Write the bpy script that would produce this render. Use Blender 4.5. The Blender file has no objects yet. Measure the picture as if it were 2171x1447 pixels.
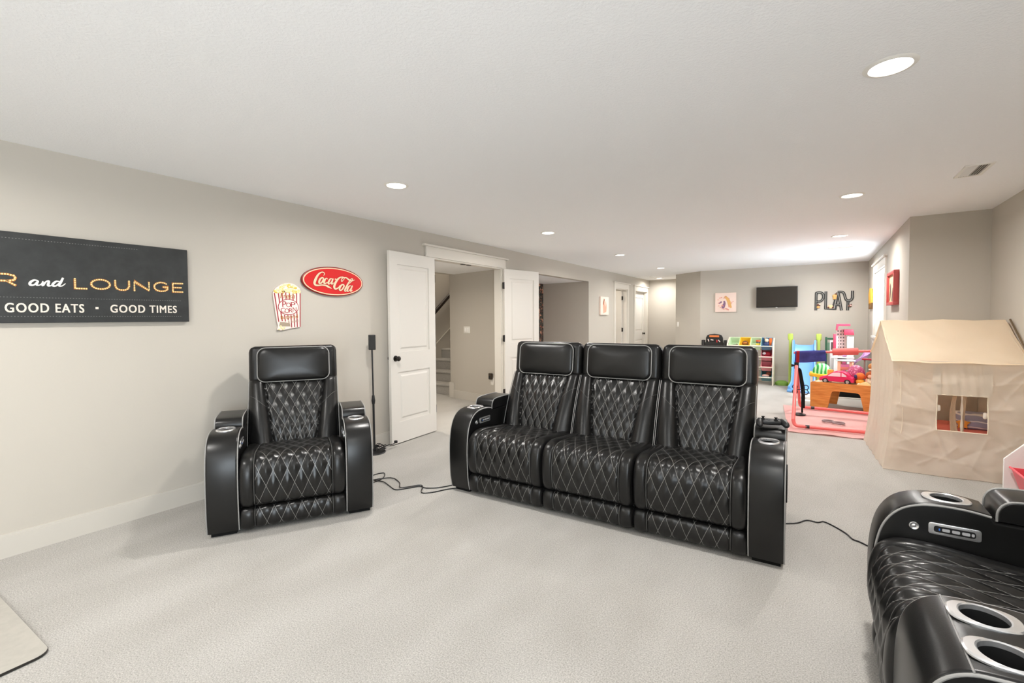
import bpy, bmesh, math, random
from mathutils import Vector, Matrix
PI = math.pi
C = bpy.context.scene.collection
scn = bpy.context.scene

# ------------------------------------------------------------------ camera, world, light
cam = bpy.data.cameras.new('camera')
cam.sensor_width = 36.0
cam.lens = 16.003
cam.shift_y = -0.00737
cam.clip_start = 0.05
cam_o = bpy.data.objects.new('camera', cam)
C.objects.link(cam_o)


def _cam_matrix(yaw, pitch, roll, loc):
    cy, sy, cp, sp = math.cos(yaw), math.sin(yaw), math.cos(pitch), math.sin(pitch)
    f = Vector((-sy * cp, cy * cp, sp))
    r = Vector((cy, sy, 0))
    d = f.cross(r)
    cr, sr = math.cos(roll), math.sin(roll)
    r2, d2 = cr * r + sr * d, -sr * r + cr * d
    m = Matrix((r2, -d2, -f)).transposed().to_4x4()
    m.translation = loc
    return m


cam_o.matrix_world = _cam_matrix(0.590240, -0.032849, 0.0071146, Vector((0, 0, 1.38)))
scn.camera = cam_o

scn.view_settings.view_transform = 'Standard'
scn.view_settings.look = 'None'
scn.view_settings.gamma = 1.0
scn.view_settings.use_curve_mapping = False
scn.view_settings.exposure = 0.27
scn.cycles.use_denoising = True
scn.cycles.max_bounces = 10
scn.cycles.diffuse_bounces = 6
scn.cycles.sample_clamp_indirect = 6.0

LAMP_W = 22.0
LAMP_COL = (1.0, 0.968, 0.925)
HALL_COL = (1.0, 0.90, 0.77)
DAY_COL = (0.80, 0.91, 1.0)

world = bpy.data.worlds.new('daylight')
scn.world = world
world.use_nodes = True
bg = world.node_tree.nodes['Background']
bg.inputs['Color'].default_value = (0.93, 0.97, 1.0, 1)
bg.inputs['Strength'].default_value = 2.5


def sun_light(direction, strength, angle):
    l = bpy.data.lights.new('sun', 'SUN')
    l.energy = strength
    l.angle = angle
    l.color = (1, 0.97, 0.92)
    o = bpy.data.objects.new('sun', l)
    o.rotation_euler = Vector(direction).to_track_quat('-Z', 'Y').to_euler()
    o.location = (8, 9, 10)
    C.objects.link(o)


def window_daylight(name, loc, direction, w, h, watts):
    l = bpy.data.lights.new(name, 'AREA')
    l.shape = 'RECTANGLE'
    l.size, l.size_y = w, h
    l.energy = watts
    l.color = DAY_COL
    o = bpy.data.objects.new(name, l)
    o.rotation_euler = Vector(direction).to_track_quat('-Z', 'Y').to_euler()
    o.location = loc
    C.objects.link(o)


sun_light((-0.8, 0.02, -1.0), 9.0, 0.10)
window_daylight('window_daylight_far', (0.90, 9.15, 1.58), (-1, 0, 0.25), 1.3, 0.95, 34)
window_daylight('patio_daylight', (1.47, -1.5, 1.10), (-1, 0.15, 0.42), 1.9, 1.95, 102)

# ------------------------------------------------------------------ materials


def srgb(r, g, b):
    def f(c):
        c /= 255.0
        return c / 12.92 if c <= 0.04045 else ((c + 0.055) / 1.055) ** 2.4
    return (f(r), f(g), f(b), 1)


def mat(name, col, rough=0.6, metal=0.0, spec=0.5, bump=None, noise=None, emit=None, coat=0.0):
    """bump=(scale, strength, distance); noise=(scale, amount)."""
    m = bpy.data.materials.new(name)
    m.use_nodes = True
    nt = m.node_tree
    b = nt.nodes['Principled BSDF']
    b.inputs['Base Color'].default_value = col
    b.inputs['Roughness'].default_value = rough
    b.inputs['Metallic'].default_value = metal
    b.inputs['Specular IOR Level'].default_value = spec
    b.inputs['Coat Weight'].default_value = coat
    tc = None
    if bump or noise:
        tc = nt.nodes.new('ShaderNodeTexCoord')
    if bump:
        n = nt.nodes.new('ShaderNodeTexNoise')
        n.inputs['Scale'].default_value = bump[0]
        n.inputs['Detail'].default_value = 4
        nt.links.new(tc.outputs['Object'], n.inputs['Vector'])
        bp = nt.nodes.new('ShaderNodeBump')
        bp.inputs['Strength'].default_value = bump[1]
        bp.inputs['Distance'].default_value = bump[2]
        nt.links.new(n.outputs['Fac'], bp.inputs['Height'])
        nt.links.new(bp.outputs['Normal'], b.inputs['Normal'])
    if noise:
        n = nt.nodes.new('ShaderNodeTexNoise')
        n.inputs['Scale'].default_value = noise[0]
        n.inputs['Detail'].default_value = 3
        nt.links.new(tc.outputs['Object'], n.inputs['Vector'])
        r = nt.nodes.new('ShaderNodeValToRGB')
        a = noise[1]
        r.color_ramp.elements[0].position = 0.3
        r.color_ramp.elements[1].position = 0.7
        r.color_ramp.elements[0].color = (col[0] * (1 - a), col[1] * (1 - a), col[2] * (1 - a), 1)
        r.color_ramp.elements[1].color = (min(1, col[0] * (1 + a)), min(1, col[1] * (1 + a)), min(1, col[2] * (1 + a)), 1)
        nt.links.new(n.outputs['Fac'], r.inputs['Fac'])
        nt.links.new(r.outputs['Color'], b.inputs['Base Color'])
    if emit:
        b.inputs['Emission Color'].default_value = emit[0]
        b.inputs['Emission Strength'].default_value = emit[1]
    return m


def nodes_of(m):
    return m.node_tree.nodes, m.node_tree.links, m.node_tree.nodes['Principled BSDF']


WALLC = srgb(193, 187, 177)
M = {}
M['wall'] = mat('wall_paint', WALLC, 0.75, spec=0.25, bump=(90, 0.06, 0.004))
M['ceiling'] = mat('ceiling_texture', srgb(248, 248, 249), 0.85, spec=0.2)
M['trim'] = mat('white_trim_paint', srgb(218, 213, 204), 0.42, spec=0.4)
M['baseboard'] = mat('baseboard_paint', srgb(200, 195, 186), 0.45, spec=0.35)
M['door'] = mat('white_door_paint', srgb(216, 212, 205), 0.45, spec=0.4)
M['carpet'] = mat('carpet', srgb(205, 198, 187), 0.95, spec=0.1)
M['leather'] = mat('black_leather', (0.007, 0.0068, 0.0066, 1), 0.30, spec=0.42, bump=(260, 0.10, 0.002))
M['quilt'] = mat('black_quilted_leather', (0.007, 0.0068, 0.0066, 1), 0.29, spec=0.44)
M['piping'] = mat('grey_piping', (0.30, 0.295, 0.285, 1), 0.42)
M['thread'] = mat('grey_stitching', (0.10, 0.098, 0.093, 1), 0.6)
M['black'] = mat('black_plastic', (0.012, 0.012, 0.013, 1), 0.4)
M['black_matt'] = mat('matt_black', (0.008, 0.008, 0.008, 1), 0.8, spec=0.2)
M['chrome'] = mat('satin_silver', (0.86, 0.86, 0.87, 1), 0.25, metal=0.85)
M['bronze'] = mat('dark_bronze', (0.018, 0.014, 0.011, 1), 0.35, metal=0.5)
M['white_plastic'] = mat('white_plastic', srgb(236, 233, 226), 0.4)
M['white'] = mat('white_paint', srgb(240, 238, 234), 0.5)
M['lens'] = mat('light_lens', (1, 1, 1, 1), 0.4, emit=((1, 0.97, 0.92, 1), 6.0))


def setup_textures():
    # ceiling: knock-down texture, height only
    n, l, b = nodes_of(M['ceiling'])
    tc = n.new('ShaderNodeTexCoord')
    t = n.new('ShaderNodeTexNoise')
    t.inputs['Scale'].default_value = 75
    t.inputs['Detail'].default_value = 5
    t.inputs['Roughness'].default_value = 0.6
    l.new(tc.outputs['Object'], t.inputs['Vector'])
    r = n.new('ShaderNodeValToRGB')
    r.color_ramp.elements[0].position = 0.42
    r.color_ramp.elements[1].position = 0.6
    l.new(t.outputs['Fac'], r.inputs['Fac'])
    bp = n.new('ShaderNodeBump')
    bp.inputs['Strength'].default_value = 0.26
    bp.inputs['Distance'].default_value = 0.004
    l.new(r.outputs['Color'], bp.inputs['Height'])
    l.new(bp.outputs['Normal'], b.inputs['Normal'])
    # carpet: cut pile speckle, nap brushed in broad strokes
    n, l, b = nodes_of(M['carpet'])
    tc = n.new('ShaderNodeTexCoord')
    t = n.new('ShaderNodeTexNoise')
    t.inputs['Scale'].default_value = 165
    t.inputs['Detail'].default_value = 5
    t.inputs['Roughness'].default_value = 0.75
    l.new(tc.outputs['Object'], t.inputs['Vector'])
    mp = n.new('ShaderNodeMapping')
    mp.inputs['Rotation'].default_value = (0, 0, 0.5)
    mp.inputs['Scale'].default_value = (1.6, 0.7, 1)
    l.new(tc.outputs['Object'], mp.inputs['Vector'])
    t2 = n.new('ShaderNodeTexNoise')
    t2.inputs['Scale'].default_value = 1.5
    t2.inputs['Detail'].default_value = 3
    l.new(mp.outputs['Vector'], t2.inputs['Vector'])
    r = n.new('ShaderNodeValToRGB')
    r.color_ramp.elements[0].position = 0.34
    r.color_ramp.elements[0].color = srgb(152, 149, 144)
    r.color_ramp.elements[1].position = 0.66
    r.color_ramp.elements[1].color = srgb(213, 210, 205)
    l.new(t.outputs['Fac'], r.inputs['Fac'])
    mx = n.new('ShaderNodeMix')
    mx.data_type = 'RGBA'
    mx.blend_type = 'MULTIPLY'
    mx.inputs[0].default_value = 0.62
    r2 = n.new('ShaderNodeValToRGB')
    r2.color_ramp.elements[0].position = 0.35
    r2.color_ramp.elements[0].color = (0.80, 0.79, 0.77, 1)
    r2.color_ramp.elements[1].position = 0.65
    r2.color_ramp.elements[1].color = (1, 1, 1, 1)
    l.new(t2.outputs['Fac'], r2.inputs['Fac'])
    l.new(r.outputs['Color'], mx.inputs[6])
    l.new(r2.outputs['Color'], mx.inputs[7])
    l.new(mx.outputs[2], b.inputs['Base Color'])
    bp = n.new('ShaderNodeBump')
    bp.inputs['Strength'].default_value = 0.6
    bp.inputs['Distance'].default_value = 0.008
    l.new(t.outputs['Fac'], bp.inputs['Height'])
    l.new(bp.outputs['Normal'], b.inputs['Normal'])
    # quilted leather: grey thread along the diamond seams (seams follow the UV lattice)
    n, l, b = nodes_of(M['quilt'])
    uv = n.new('ShaderNodeUVMap')
    uv.uv_map = 'quilt'
    sp = n.new('ShaderNodeSeparateXYZ')
    l.new(uv.outputs['UV'], sp.inputs[0])

    def mth(op, a, bb=None, val=None):
        k = n.new('ShaderNodeMath')
        k.operation = op
        l.new(a, k.inputs[0])
        if bb is not None:
            l.new(bb, k.inputs[1])
        if val is not None:
            k.inputs[1].default_value = val
        return k.outputs[0]
    s1 = mth('ADD', sp.outputs[0], sp.outputs[1])
    s2 = mth('SUBTRACT', sp.outputs[0], sp.outputs[1])
    m1 = mth('LESS_THAN', mth('PINGPONG', s1, val=0.5), val=0.015)
    m2 = mth('LESS_THAN', mth('PINGPONG', s2, val=0.5), val=0.015)
    mk = mth('MAXIMUM', m1, m2)
    mx = n.new('ShaderNodeMix')
    mx.data_type = 'RGBA'
    mx.inputs[6].default_value = (0.007, 0.0068, 0.0066, 1)
    mx.inputs[7].default_value = (0.20, 0.195, 0.185, 1)
    l.new(mk, mx.inputs[0])
    l.new(mx.outputs[2], b.inputs['Base Color'])


setup_textures()


def glass_mat():
    m = bpy.data.materials.new('window_glass')
    m.use_nodes = True
    n, l = m.node_tree.nodes, m.node_tree.links
    n.remove(n['Principled BSDF'])
    tr = n.new('ShaderNodeBsdfTransparent')
    gl = n.new('ShaderNodeBsdfGlossy')
    gl.inputs['Roughness'].default_value = 0.02
    mx = n.new('ShaderNodeMixShader')
    mx.inputs[0].default_value = 0.06
    l.new(tr.outputs[0], mx.inputs[1])
    l.new(gl.outputs[0], mx.inputs[2])
    l.new(mx.outputs[0], n['Material Output'].inputs[0])
    return m


M['glass'] = glass_mat()


def cloth_mat(name, col, trans=0.35, wr=(7, 0.35, 0.02)):
    m = mat(name, col, 0.9, spec=0.1, bump=wr)
    n, l, b = nodes_of(m)
    n['Noise Texture'].inputs['Detail'].default_value = 2.0
    t = n.new('ShaderNodeBsdfTranslucent')
    t.inputs['Color'].default_value = col
    mx = n.new('ShaderNodeMixShader')
    mx.inputs[0].default_value = trans
    l.new(b.outputs[0], mx.inputs[1])
    l.new(t.outputs[0], mx.inputs[2])
    l.new(mx.outputs[0], n['Material Output'].inputs[0])
    return m


def col(name, r, g, b, rough=0.5, **k):
    key = 'c_' + name
    if key not in M:
        M[key] = mat(name, srgb(r, g, b), rough, **k)
    return M[key]


# ------------------------------------------------------------------ mesh helpers


def NB():
    return bmesh.new()


I4 = Matrix.Identity(4)


def box(bm, x0, x1, y0, y1, z0, z1, mx=I4, mi=0):
    v = [bm.verts.new(mx @ Vector(p)) for p in ((x0, y0, z0), (x1, y0, z0), (x1, y1, z0), (x0, y1, z0), (x0, y0, z1), (x1, y0, z1), (x1, y1, z1), (x0, y1, z1))]
    fs = [bm.faces.new([v[i] for i in q]) for q in ((0, 3, 2, 1), (4, 5, 6, 7), (0, 1, 5, 4), (1, 2, 6, 5), (2, 3, 7, 6), (3, 0, 4, 7))]
    for f in fs:
        f.material_index = mi
    return v, fs


def rbox(bm, x0, x1, y0, y1, z0, z1, r=0.01, seg=3, mx=I4, mi=0):
    t = bmesh.new()
    box(t, x0, x1, y0, y1, z0, z1, mi=mi)
    bmesh.ops.bevel(t, geom=t.edges[:], offset=r, segments=seg, profile=0.5, affect='EDGES', clamp_overlap=True)
    merge(bm, t, mx)


def merge(bm, t, mx=I4):
    me = bpy.data.meshes.new('tmp')
    t.to_mesh(me)
    t.free()
    me.transform(mx)
    bm.from_mesh(me)
    bpy.data.meshes.remove(me)


def prism(bm, pts, d0, d1, mx=I4, bevel=0.0, seg=3, mi=0):
    """outline in local xy, extruded along local z from d0 to d1."""
    t = bmesh.new()
    a = [t.verts.new((p[0], p[1], d0)) for p in pts]
    b = [t.verts.new((p[0], p[1], d1)) for p in pts]
    n = len(pts)
    f0 = t.faces.new(a[::-1])
    f1 = t.faces.new(b)
    for i in range(n):
        t.faces.new((a[i], a[(i + 1) % n], b[(i + 1) % n], b[i]))
    for f in t.faces:
        f.material_index = mi
    bmesh.ops.recalc_face_normals(t, faces=t.faces[:])
    if bevel:
        es = list(set(f0.edges[:] + f1.edges[:]))
        bmesh.ops.bevel(t, geom=es, offset=bevel, segments=seg, profile=0.5, affect='EDGES', clamp_overlap=True)
    merge(bm, t, mx)


def catmull(pts, n=6, closed=False):
    P = [Vector(p) for p in pts]
    out = []
    m = len(P)
    rng = range(m if closed else m - 1)
    for i in rng:
        p0 = P[(i - 1) % m] if closed or i > 0 else P[0]
        p1, p2 = P[i], P[(i + 1) % m]
        p3 = P[(i + 2) % m] if closed or i + 2 < m else P[-1]
        for k in range(n):
            t = k / n
            out.append(0.5 * ((2 * p1) + (p2 - p0) * t + (2 * p0 - 5 * p1 + 4 * p2 - p3) * t * t + (3 * p1 - p0 - 3 * p2 + p3) * t ** 3))
    if not closed:
        out.append(P[-1])
    return out


def tube(bm, pts, r, closed=False, n=8, mx=I4, mi=0, cap=True):
    P = [Vector(p) for p in pts]
    m = len(P)
    rings = []
    up = None
    for i in range(m):
        if closed:
            t = P[(i + 1) % m] - P[(i - 1) % m]
        else:
            t = P[min(i + 1, m - 1)] - P[max(i - 1, 0)]
        if t.length < 1e-9:
            t = Vector((0, 0, 1))
        t.normalize()
        if up is None:
            a = Vector((0, 0, 1)) if abs(t.z) < 0.9 else Vector((1, 0, 0))
            up = (a - t * a.dot(t)).normalized()
        else:
            up = (up - t * up.dot(t))
            up = up.normalized() if up.length > 1e-6 else t.orthogonal().normalized()
        s = t.cross(up)
        rr = r[i] if isinstance(r, (list, tuple)) else r
        rings.append([bm.verts.new(mx @ (P[i] + rr * (math.cos(2 * PI * k / n) * up + math.sin(2 * PI * k / n) * s))) for k in range(n)])
    for i in range(m if closed else m - 1):
        a, b = rings[i], rings[(i + 1) % m]
        for k in range(n):
            f = bm.faces.new((a[k], a[(k + 1) % n], b[(k + 1) % n], b[k]))
            f.material_index = mi
    if cap and not closed:
        bm.faces.new(rings[0][::-1]).material_index = mi
        bm.faces.new(rings[-1]).material_index = mi


def lathe(bm, prof, n=24, mx=I4, mi=0):
    """prof: (radius, z) from bottom to top; zero radius ends close the shape."""
    rings = []
    for r, z in prof:
        if r < 1e-6:
            rings.append([bm.verts.new(mx @ Vector((0, 0, z)))])
        else:
            rings.append([bm.verts.new(mx @ Vector((r * math.cos(2 * PI * k / n), r * math.sin(2 * PI * k / n), z))) for k in range(n)])
    for a, b in zip(rings, rings[1:]):
        for k in range(n):
            if len(a) == 1 and len(b) == 1:
                continue
            if len(a) == 1:
                f = bm.faces.new((a[0], b[(k + 1) % n], b[k]))
            elif len(b) == 1:
                f = bm.faces.new((a[k], a[(k + 1) % n], b[0]))
            else:
                f = bm.faces.new((a[k], a[(k + 1) % n], b[(k + 1) % n], b[k]))
            f.material_index = mi


def cyl(bm, r, z0, z1, n=24, mx=I4, mi=0):
    lathe(bm, [(0, z0), (r, z0), (r, z1), (0, z1)], n, mx, mi)


def ball(bm, c, rx, ry, rz, n=16, mx=I4, mi=0):
    m = mx @ Matrix.Translation(c) @ Matrix.Diagonal((rx, ry, rz, 1))
    lathe(bm, [(math.cos(-PI / 2 + PI * k / (n // 2)) if 0 < k < n // 2 else 0, math.sin(-PI / 2 + PI * k / (n // 2))) for k in range(n // 2 + 1)], n, m, mi)


def frame(o, ex, ey):
    ex, ey = Vector(ex).normalized(), Vector(ey).normalized()
    ez = ex.cross(ey)
    m = Matrix((ex, ey, ez)).transposed().to_4x4()
    m.translation = Vector(o)
    return m


def T(x, y, z, rz=0.0, rx=0.0, ry=0.0):
    return Matrix.Translation((x, y, z)) @ Matrix.Rotation(rz, 4, 'Z') @ Matrix.Rotation(ry, 4, 'Y') @ Matrix.Rotation(rx, 4, 'X')


def rrect(w, h, r, n=6):
    out = []
    for cx, cy, a0 in ((w / 2 - r, h / 2 - r, 0), (-w / 2 + r, h / 2 - r, PI / 2), (-w / 2 + r, -h / 2 + r, PI), (w / 2 - r, -h / 2 + r, 1.5 * PI)):
        for k in range(n + 1):
            a = a0 + PI / 2 * k / n
            out.append((cx + r * math.cos(a), cy + r * math.sin(a)))
    return out


def pillow(bm, outline, h, mx=I4, rings=8, p=3.0, mi=0):
    """puffed pad: outline (local xy), dome height h on local z."""
    n = len(outline)
    cx = sum(q[0] for q in outline) / n
    cy = sum(q[1] for q in outline) / n
    prev = None
    for k in range(rings):
        t = 1 - (k / rings) ** 1.6
        z = h * (1 - t ** p) ** 0.5 if t < 1 else 0
        ring = [bm.verts.new(mx @ Vector((cx + (x - cx) * t, cy + (y - cy) * t, z))) for x, y in outline]
        if prev:
            for i in range(n):
                bm.faces.new((prev[i], prev[(i + 1) % n], ring[(i + 1) % n], ring[i])).material_index = mi
        prev = ring
    c = bm.verts.new(mx @ Vector((cx, cy, h)))
    for i in range(n):
        bm.faces.new((prev[i], prev[(i + 1) % n], c)).material_index = mi


_lift = 0


def stroke(bm, pts, z0, z1, mx=I4, sm=6, w=None, mi=0):
    """raised ribbon following 2-D points (x, y, halfwidth) on local xy."""
    P = [(p[0], p[1], p[2] if len(p) > 2 else w) for p in pts]
    Q = catmull(P, sm) if sm > 1 else [Vector(p) for p in P]
    global _lift
    _lift = (_lift + 1) % 9
    L, R = [], []
    for i, q in enumerate(Q):
        a, b = Q[max(i - 1, 0)], Q[min(i + 1, len(Q) - 1)]
        t = Vector((b.x - a.x, b.y - a.y))
        t = t.normalized() if t.length > 1e-9 else Vector((1, 0))
        nrm = Vector((-t.y, t.x))
        k = 1.0
        if sm <= 1 and 0 < i < len(Q) - 1:
            t1 = Vector((q.x - a.x, q.y - a.y)).normalized()
            k = 1 / max(0.45, abs(t1.dot(t)))
        hw = max(q.z, 0.0004) * k
        L.append((q.x + nrm.x * hw, q.y + nrm.y * hw))
        R.append((q.x - nrm.x * hw, q.y - nrm.y * hw))
    rise = [(0.00006 * _lift + 0.0005 * i / len(Q)) if z1 - z0 < 0.006 else 0.00006 * _lift for i in range(len(Q))]
    V = [[bm.verts.new(mx @ Vector((x, y, z + (rise[i] if z == z1 else 0)))) for i, (x, y) in enumerate(S)] for S, z in ((L, z1), (R, z1), (L, z0), (R, z0))]
    for i in range(len(Q) - 1):
        for a, b in ((1, 0), (3, 1), (0, 2)):
            bm.faces.new((V[a][i], V[a][i + 1], V[b][i + 1], V[b][i])).material_index = mi
    for i, rev in ((0, 0), (len(Q) - 1, 1)):
        q = [V[0][i], V[1][i], V[3][i], V[2][i]]
        bm.faces.new(q[::-1] if rev else q).material_index = mi


def text(bm, s, w, h, mx, depth=0.002, shear=0.0, bold=0.0, mi=0, spacing=1.0):
    """lettering fitted into a w x h box (local xy), origin at lower left."""
    cu = bpy.data.curves.new('lettering', 'FONT')
    cu.body = s
    cu.size = 1.0
    cu.shear = shear
    cu.offset = bold
    cu.extrude = 0.01
    cu.space_character = spacing
    cu.resolution_u = 4
    o = bpy.data.objects.new('lettering', cu)
    C.objects.link(o)
    dg = bpy.context.evaluated_depsgraph_get()
    me = bpy.data.meshes.new_from_object(o.evaluated_get(dg))
    bpy.data.objects.remove(o)
    bpy.data.curves.remove(cu)
    xs = [v.co.x for v in me.vertices]
    ys = [v.co.y for v in me.vertices]
    x0, x1, y0, y1 = min(xs), max(xs), min(ys), max(ys)
    m = mx @ Matrix.Diagonal((w / (x1 - x0), h / (y1 - y0), depth / 0.02, 1)) @ Matrix.Translation((-x0, -y0, 0.01))
    me.transform(m)
    t = bmesh.new()
    t.from_mesh(me)
    for f in t.faces:
        f.material_index = mi
    bpy.data.meshes.remove(me)
    merge(bm, t)


def mesh_of(name, bm, mats, angle=38, smooth=True):
    me = bpy.data.meshes.new(name)
    bmesh.ops.recalc_face_normals(bm, faces=bm.faces[:]) if smooth != 'keep' else None
    bm.to_mesh(me)
    bm.free()
    for m in (mats if isinstance(mats, (list, tuple)) else [mats]):
        me.materials.append(M[m] if isinstance(m, str) else m)
    if smooth:
        me.shade_smooth()
        me.set_sharp_from_angle(angle=math.radians(angle))
    return me


def put(name, me, parent=None, loc=None, rz=None):
    o = bpy.data.objects.new(name, me)
    C.objects.link(o)
    if parent:
        o.parent = parent
    if loc:
        o.location = loc
    if rz is not None:
        o.rotation_euler = (0, 0, rz)
    return o


def obj(name, bm, mats, parent=None, loc=None, rz=None, angle=38, smooth=True):
    return put(name, mesh_of(name, bm, mats, angle, smooth), parent, loc, rz)


def tag(o, label, cat, group=None, kind=None):
    o['label'] = label
    o['category'] = cat
    if group:
        o['group'] = group
    if kind:
        o['kind'] = kind
    return o


def thing(name, label, cat, loc=(0, 0, 0), rz=0.0, group=None):
    o = bpy.data.objects.new(name, None)
    o.empty_display_size = 0.1
    C.objects.link(o)
    o.location = loc
    o.rotation_euler = (0, 0, rz)
    return tag(o, label, cat, group)


def struct(name, bm, mats, parent=None, label=None, cat=None, **k):
    o = obj(name, bm, mats, parent, **k)
    if not parent:
        o['kind'] = 'structure'
        if label:
            o['label'] = label
            o['category'] = cat or name.split('_')[0]
    return o


def dup(root, label=None, loc=None, rz=None):
    r = root.copy()
    C.objects.link(r)
    if label:
        r['label'] = label
    if loc:
        r.location = loc
    if rz is not None:
        r.rotation_euler = (0, 0, rz)
    for ch in list(root.children):
        c = ch.copy()
        C.objects.link(c)
        c.parent = r
        for g in list(ch.children):
            d = g.copy()
            C.objects.link(d)
            d.parent = c
    return r


# ------------------------------------------------------------------ room shell
XL, XT = -3.952, -4.072          # room face and back of the left wall
CZ = 2.44


def plan(name, pts, z0, z1, m='wall'):
    bm = NB()
    prism(bm, pts, z0, z1)
    return struct(name, bm, m, smooth=False)


bm = NB()
box(bm, -7.2, 1.7, -3.6, 13.1, -0.1, 0)
struct('floor', bm, 'carpet', smooth=False)
bm = NB()
box(bm, XT, 1.7, -3.6, 13.1, CZ, CZ + 0.1)
struct('ceiling', bm, 'ceiling', smooth=False)


def holed_wall(name, axis, a0, a1, t0, t1, z1, holes, m='wall', mats=None):
    """wall running along 'y' or 'x' from a0 to a1 with openings (s0, s1, zb, zt)."""
    bm = NB()

    def bx(s0, s1, z0, zz):
        if s1 - s0 < 1e-4 or zz - z0 < 1e-4:
            return
        if axis == 'y':
            box(bm, t0, t1, s0, s1, z0, zz)
        else:
            box(bm, s0, s1, t0, t1, z0, zz)
    c = a0
    for s0, s1, zb, zt in holes:
        bx(c, s0, 0, z1)
        bx(s0, s1, 0, zb)
        bx(s0, s1, zt, z1)
        c = s1
    bx(c, a1, 0, z1)
    return struct(name, bm, m, smooth=False)


holed_wall('wall_left', 'y', -3.6, 12.99, XT, XL, CZ, [(4.11, 5.62, 0, 2.145), (6.50, 8.775, 0, 2.148), (10.27, 11.08, 0, 2.09), (11.68, 12.62, 0, 2.09)])
plan('wall_hall_end', [(XT, 12.87), (-2.78, 12.87), (-2.78, 12.99), (XT, 12.99)], 0, CZ)
plan('wall_hall_right', [(-2.896, 11.58), (-2.776, 11.64), (-2.776, 12.87), (-2.896, 12.87)], 0, CZ)
plan('wall_diagonal', [(-2.896, 11.58), (-2.227, 11.10), (-2.16, 11.19), (-2.776, 11.64)], 0, CZ)
plan('wall_far', [(-2.227, 11.09), (1.07, 11.09), (1.07, 11.21), (-2.16, 11.21)], 0, CZ)
holed_wall('wall_right', 'y', 6.45, 11.09, 0.814, 1.064, CZ, [(8.43, 9.88, 1.05, 2.11)])
plan('wall_niche', [(1.064, 6.45), (1.60, 6.45), (1.60, 6.57), (1.064, 6.57)], 0, CZ)
holed_wall('wall_right_near', 'y', -3.6, 6.45, 1.436, 1.60, CZ, [(-2.5, -0.5, 0.08, 2.10)])
holed_wall('wall_back', 'x', XL, 1.436, -3.6, -3.4, CZ, [])

# rooms behind the left wall: hall with stairs, bar alcove, rooms behind the far doors
plan('wall_hall', [(-5.40, 6.09), (XT, 5.85), (XT, 6.02), (-5.28, 6.24), (-5.28, 9.3), (-5.40, 9.3)], 0, 2.6)
plan('wall_hall_near', [(-7.0, 3.3), (XT, 3.3), (XT, 3.42), (-7.0, 3.42)], 0, 4.2)
plan('wall_stair', [(-6.62, 3.42), (-6.5, 3.42), (-6.5, 9.3), (-6.62, 9.3)], 0, 4.2)
plan('wall_stair_top', [(-6.62, 9.3), (-5.28, 9.3), (-5.28, 9.42), (-6.62, 9.42)], 0, 4.2)
plan('wall_stair_inner', [(-5.40, 3.42), (-5.28, 3.42), (-5.28, 9.3), (-5.40, 9.3)], 2.6, 4.2)
plan('wall_stair_header', [(-5.40, 3.42), (-5.28, 3.42), (-5.28, 6.1), (-5.40, 6.1)], 2.165, 2.6)
plan('ceiling_hall', [(-5.28, 3.42), (XT, 3.42), (XT, 6.02), (-5.28, 6.10)], 2.165, 2.30, 'ceiling')
plan('ceiling_stair', [(-6.62, 3.42), (-5.28, 3.42), (-5.28, 9.42), (-6.62, 9.42)], 4.2, 4.3, 'ceiling')
plan('wall_alcove_side', [(-5.16, 8.775), (XT, 8.775), (XT, 8.9), (-5.16, 8.9)], 0, CZ)
plan('wall_alcove_near', [(-5.16, 6.38), (XT, 6.38), (XT, 6.50), (-5.16, 6.50)], 0, CZ)
plan('ceiling_alcove', [(-5.04, 6.50), (XT, 6.50), (XT, 8.775), (-5.04, 8.775)], 2.148, 2.25, 'ceiling')


def floral():
    m = mat('floral_wallpaper', (0.012, 0.012, 0.013, 1), 0.7)
    n, l, b = nodes_of(m)
    tc = n.new('ShaderNodeTexCoord')

    def blobs(scale, thr, seed):
        mp = n.new('ShaderNodeMapping')
        mp.inputs['Location'].default_value = (seed, seed * 2, seed)
        l.new(tc.outputs['Object'], mp.inputs['Vector'])
        ns = n.new('ShaderNodeTexNoise')
        ns.inputs['Scale'].default_value = scale * 2.2
        l.new(mp.outputs[0], ns.inputs['Vector'])
        ad = n.new('ShaderNodeMix')
        ad.data_type = 'VECTOR'
        ad.inputs[0].default_value = 0.12
        l.new(mp.outputs[0], ad.inputs[4])
        l.new(ns.outputs['Color'], ad.inputs[5])
        v = n.new('ShaderNodeTexVoronoi')
        v.inputs['Scale'].default_value = scale
        l.new(ad.outputs[1], v.inputs['Vector'])
        k = n.new('ShaderNodeMath')
        k.operation = 'LESS_THAN'
        k.inputs[1].default_value = thr
        l.new(v.outputs['Distance'], k.inputs[0])
        return k.outputs[0]
    prev = None
    for mk, c in ((blobs(34, 0.36, 1.0), (0.16, 0.17, 0.13, 1)), (blobs(17, 0.30, 4.0), (0.42, 0.12, 0.07, 1)), (blobs(12, 0.32, 7.3), (0.75, 0.40, 0.26, 1))):
        mx = n.new('ShaderNodeMix')
        mx.data_type = 'RGBA'
        l.new(mk, mx.inputs[0])
        if prev is None:
            mx.inputs[6].default_value = (0.012, 0.012, 0.013, 1)
        else:
            l.new(prev, mx.inputs[6])
        mx.inputs[7].default_value = c
        prev = mx.outputs[2]
    l.new(prev, b.inputs['Base Color'])
    return m


M['floral'] = floral()
plan('wall_alcove_back', [(-5.16, 6.50), (-5.04, 6.50), (-5.04, 8.775), (-5.16, 8.775)], 0, 2.25, 'floral')

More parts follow.
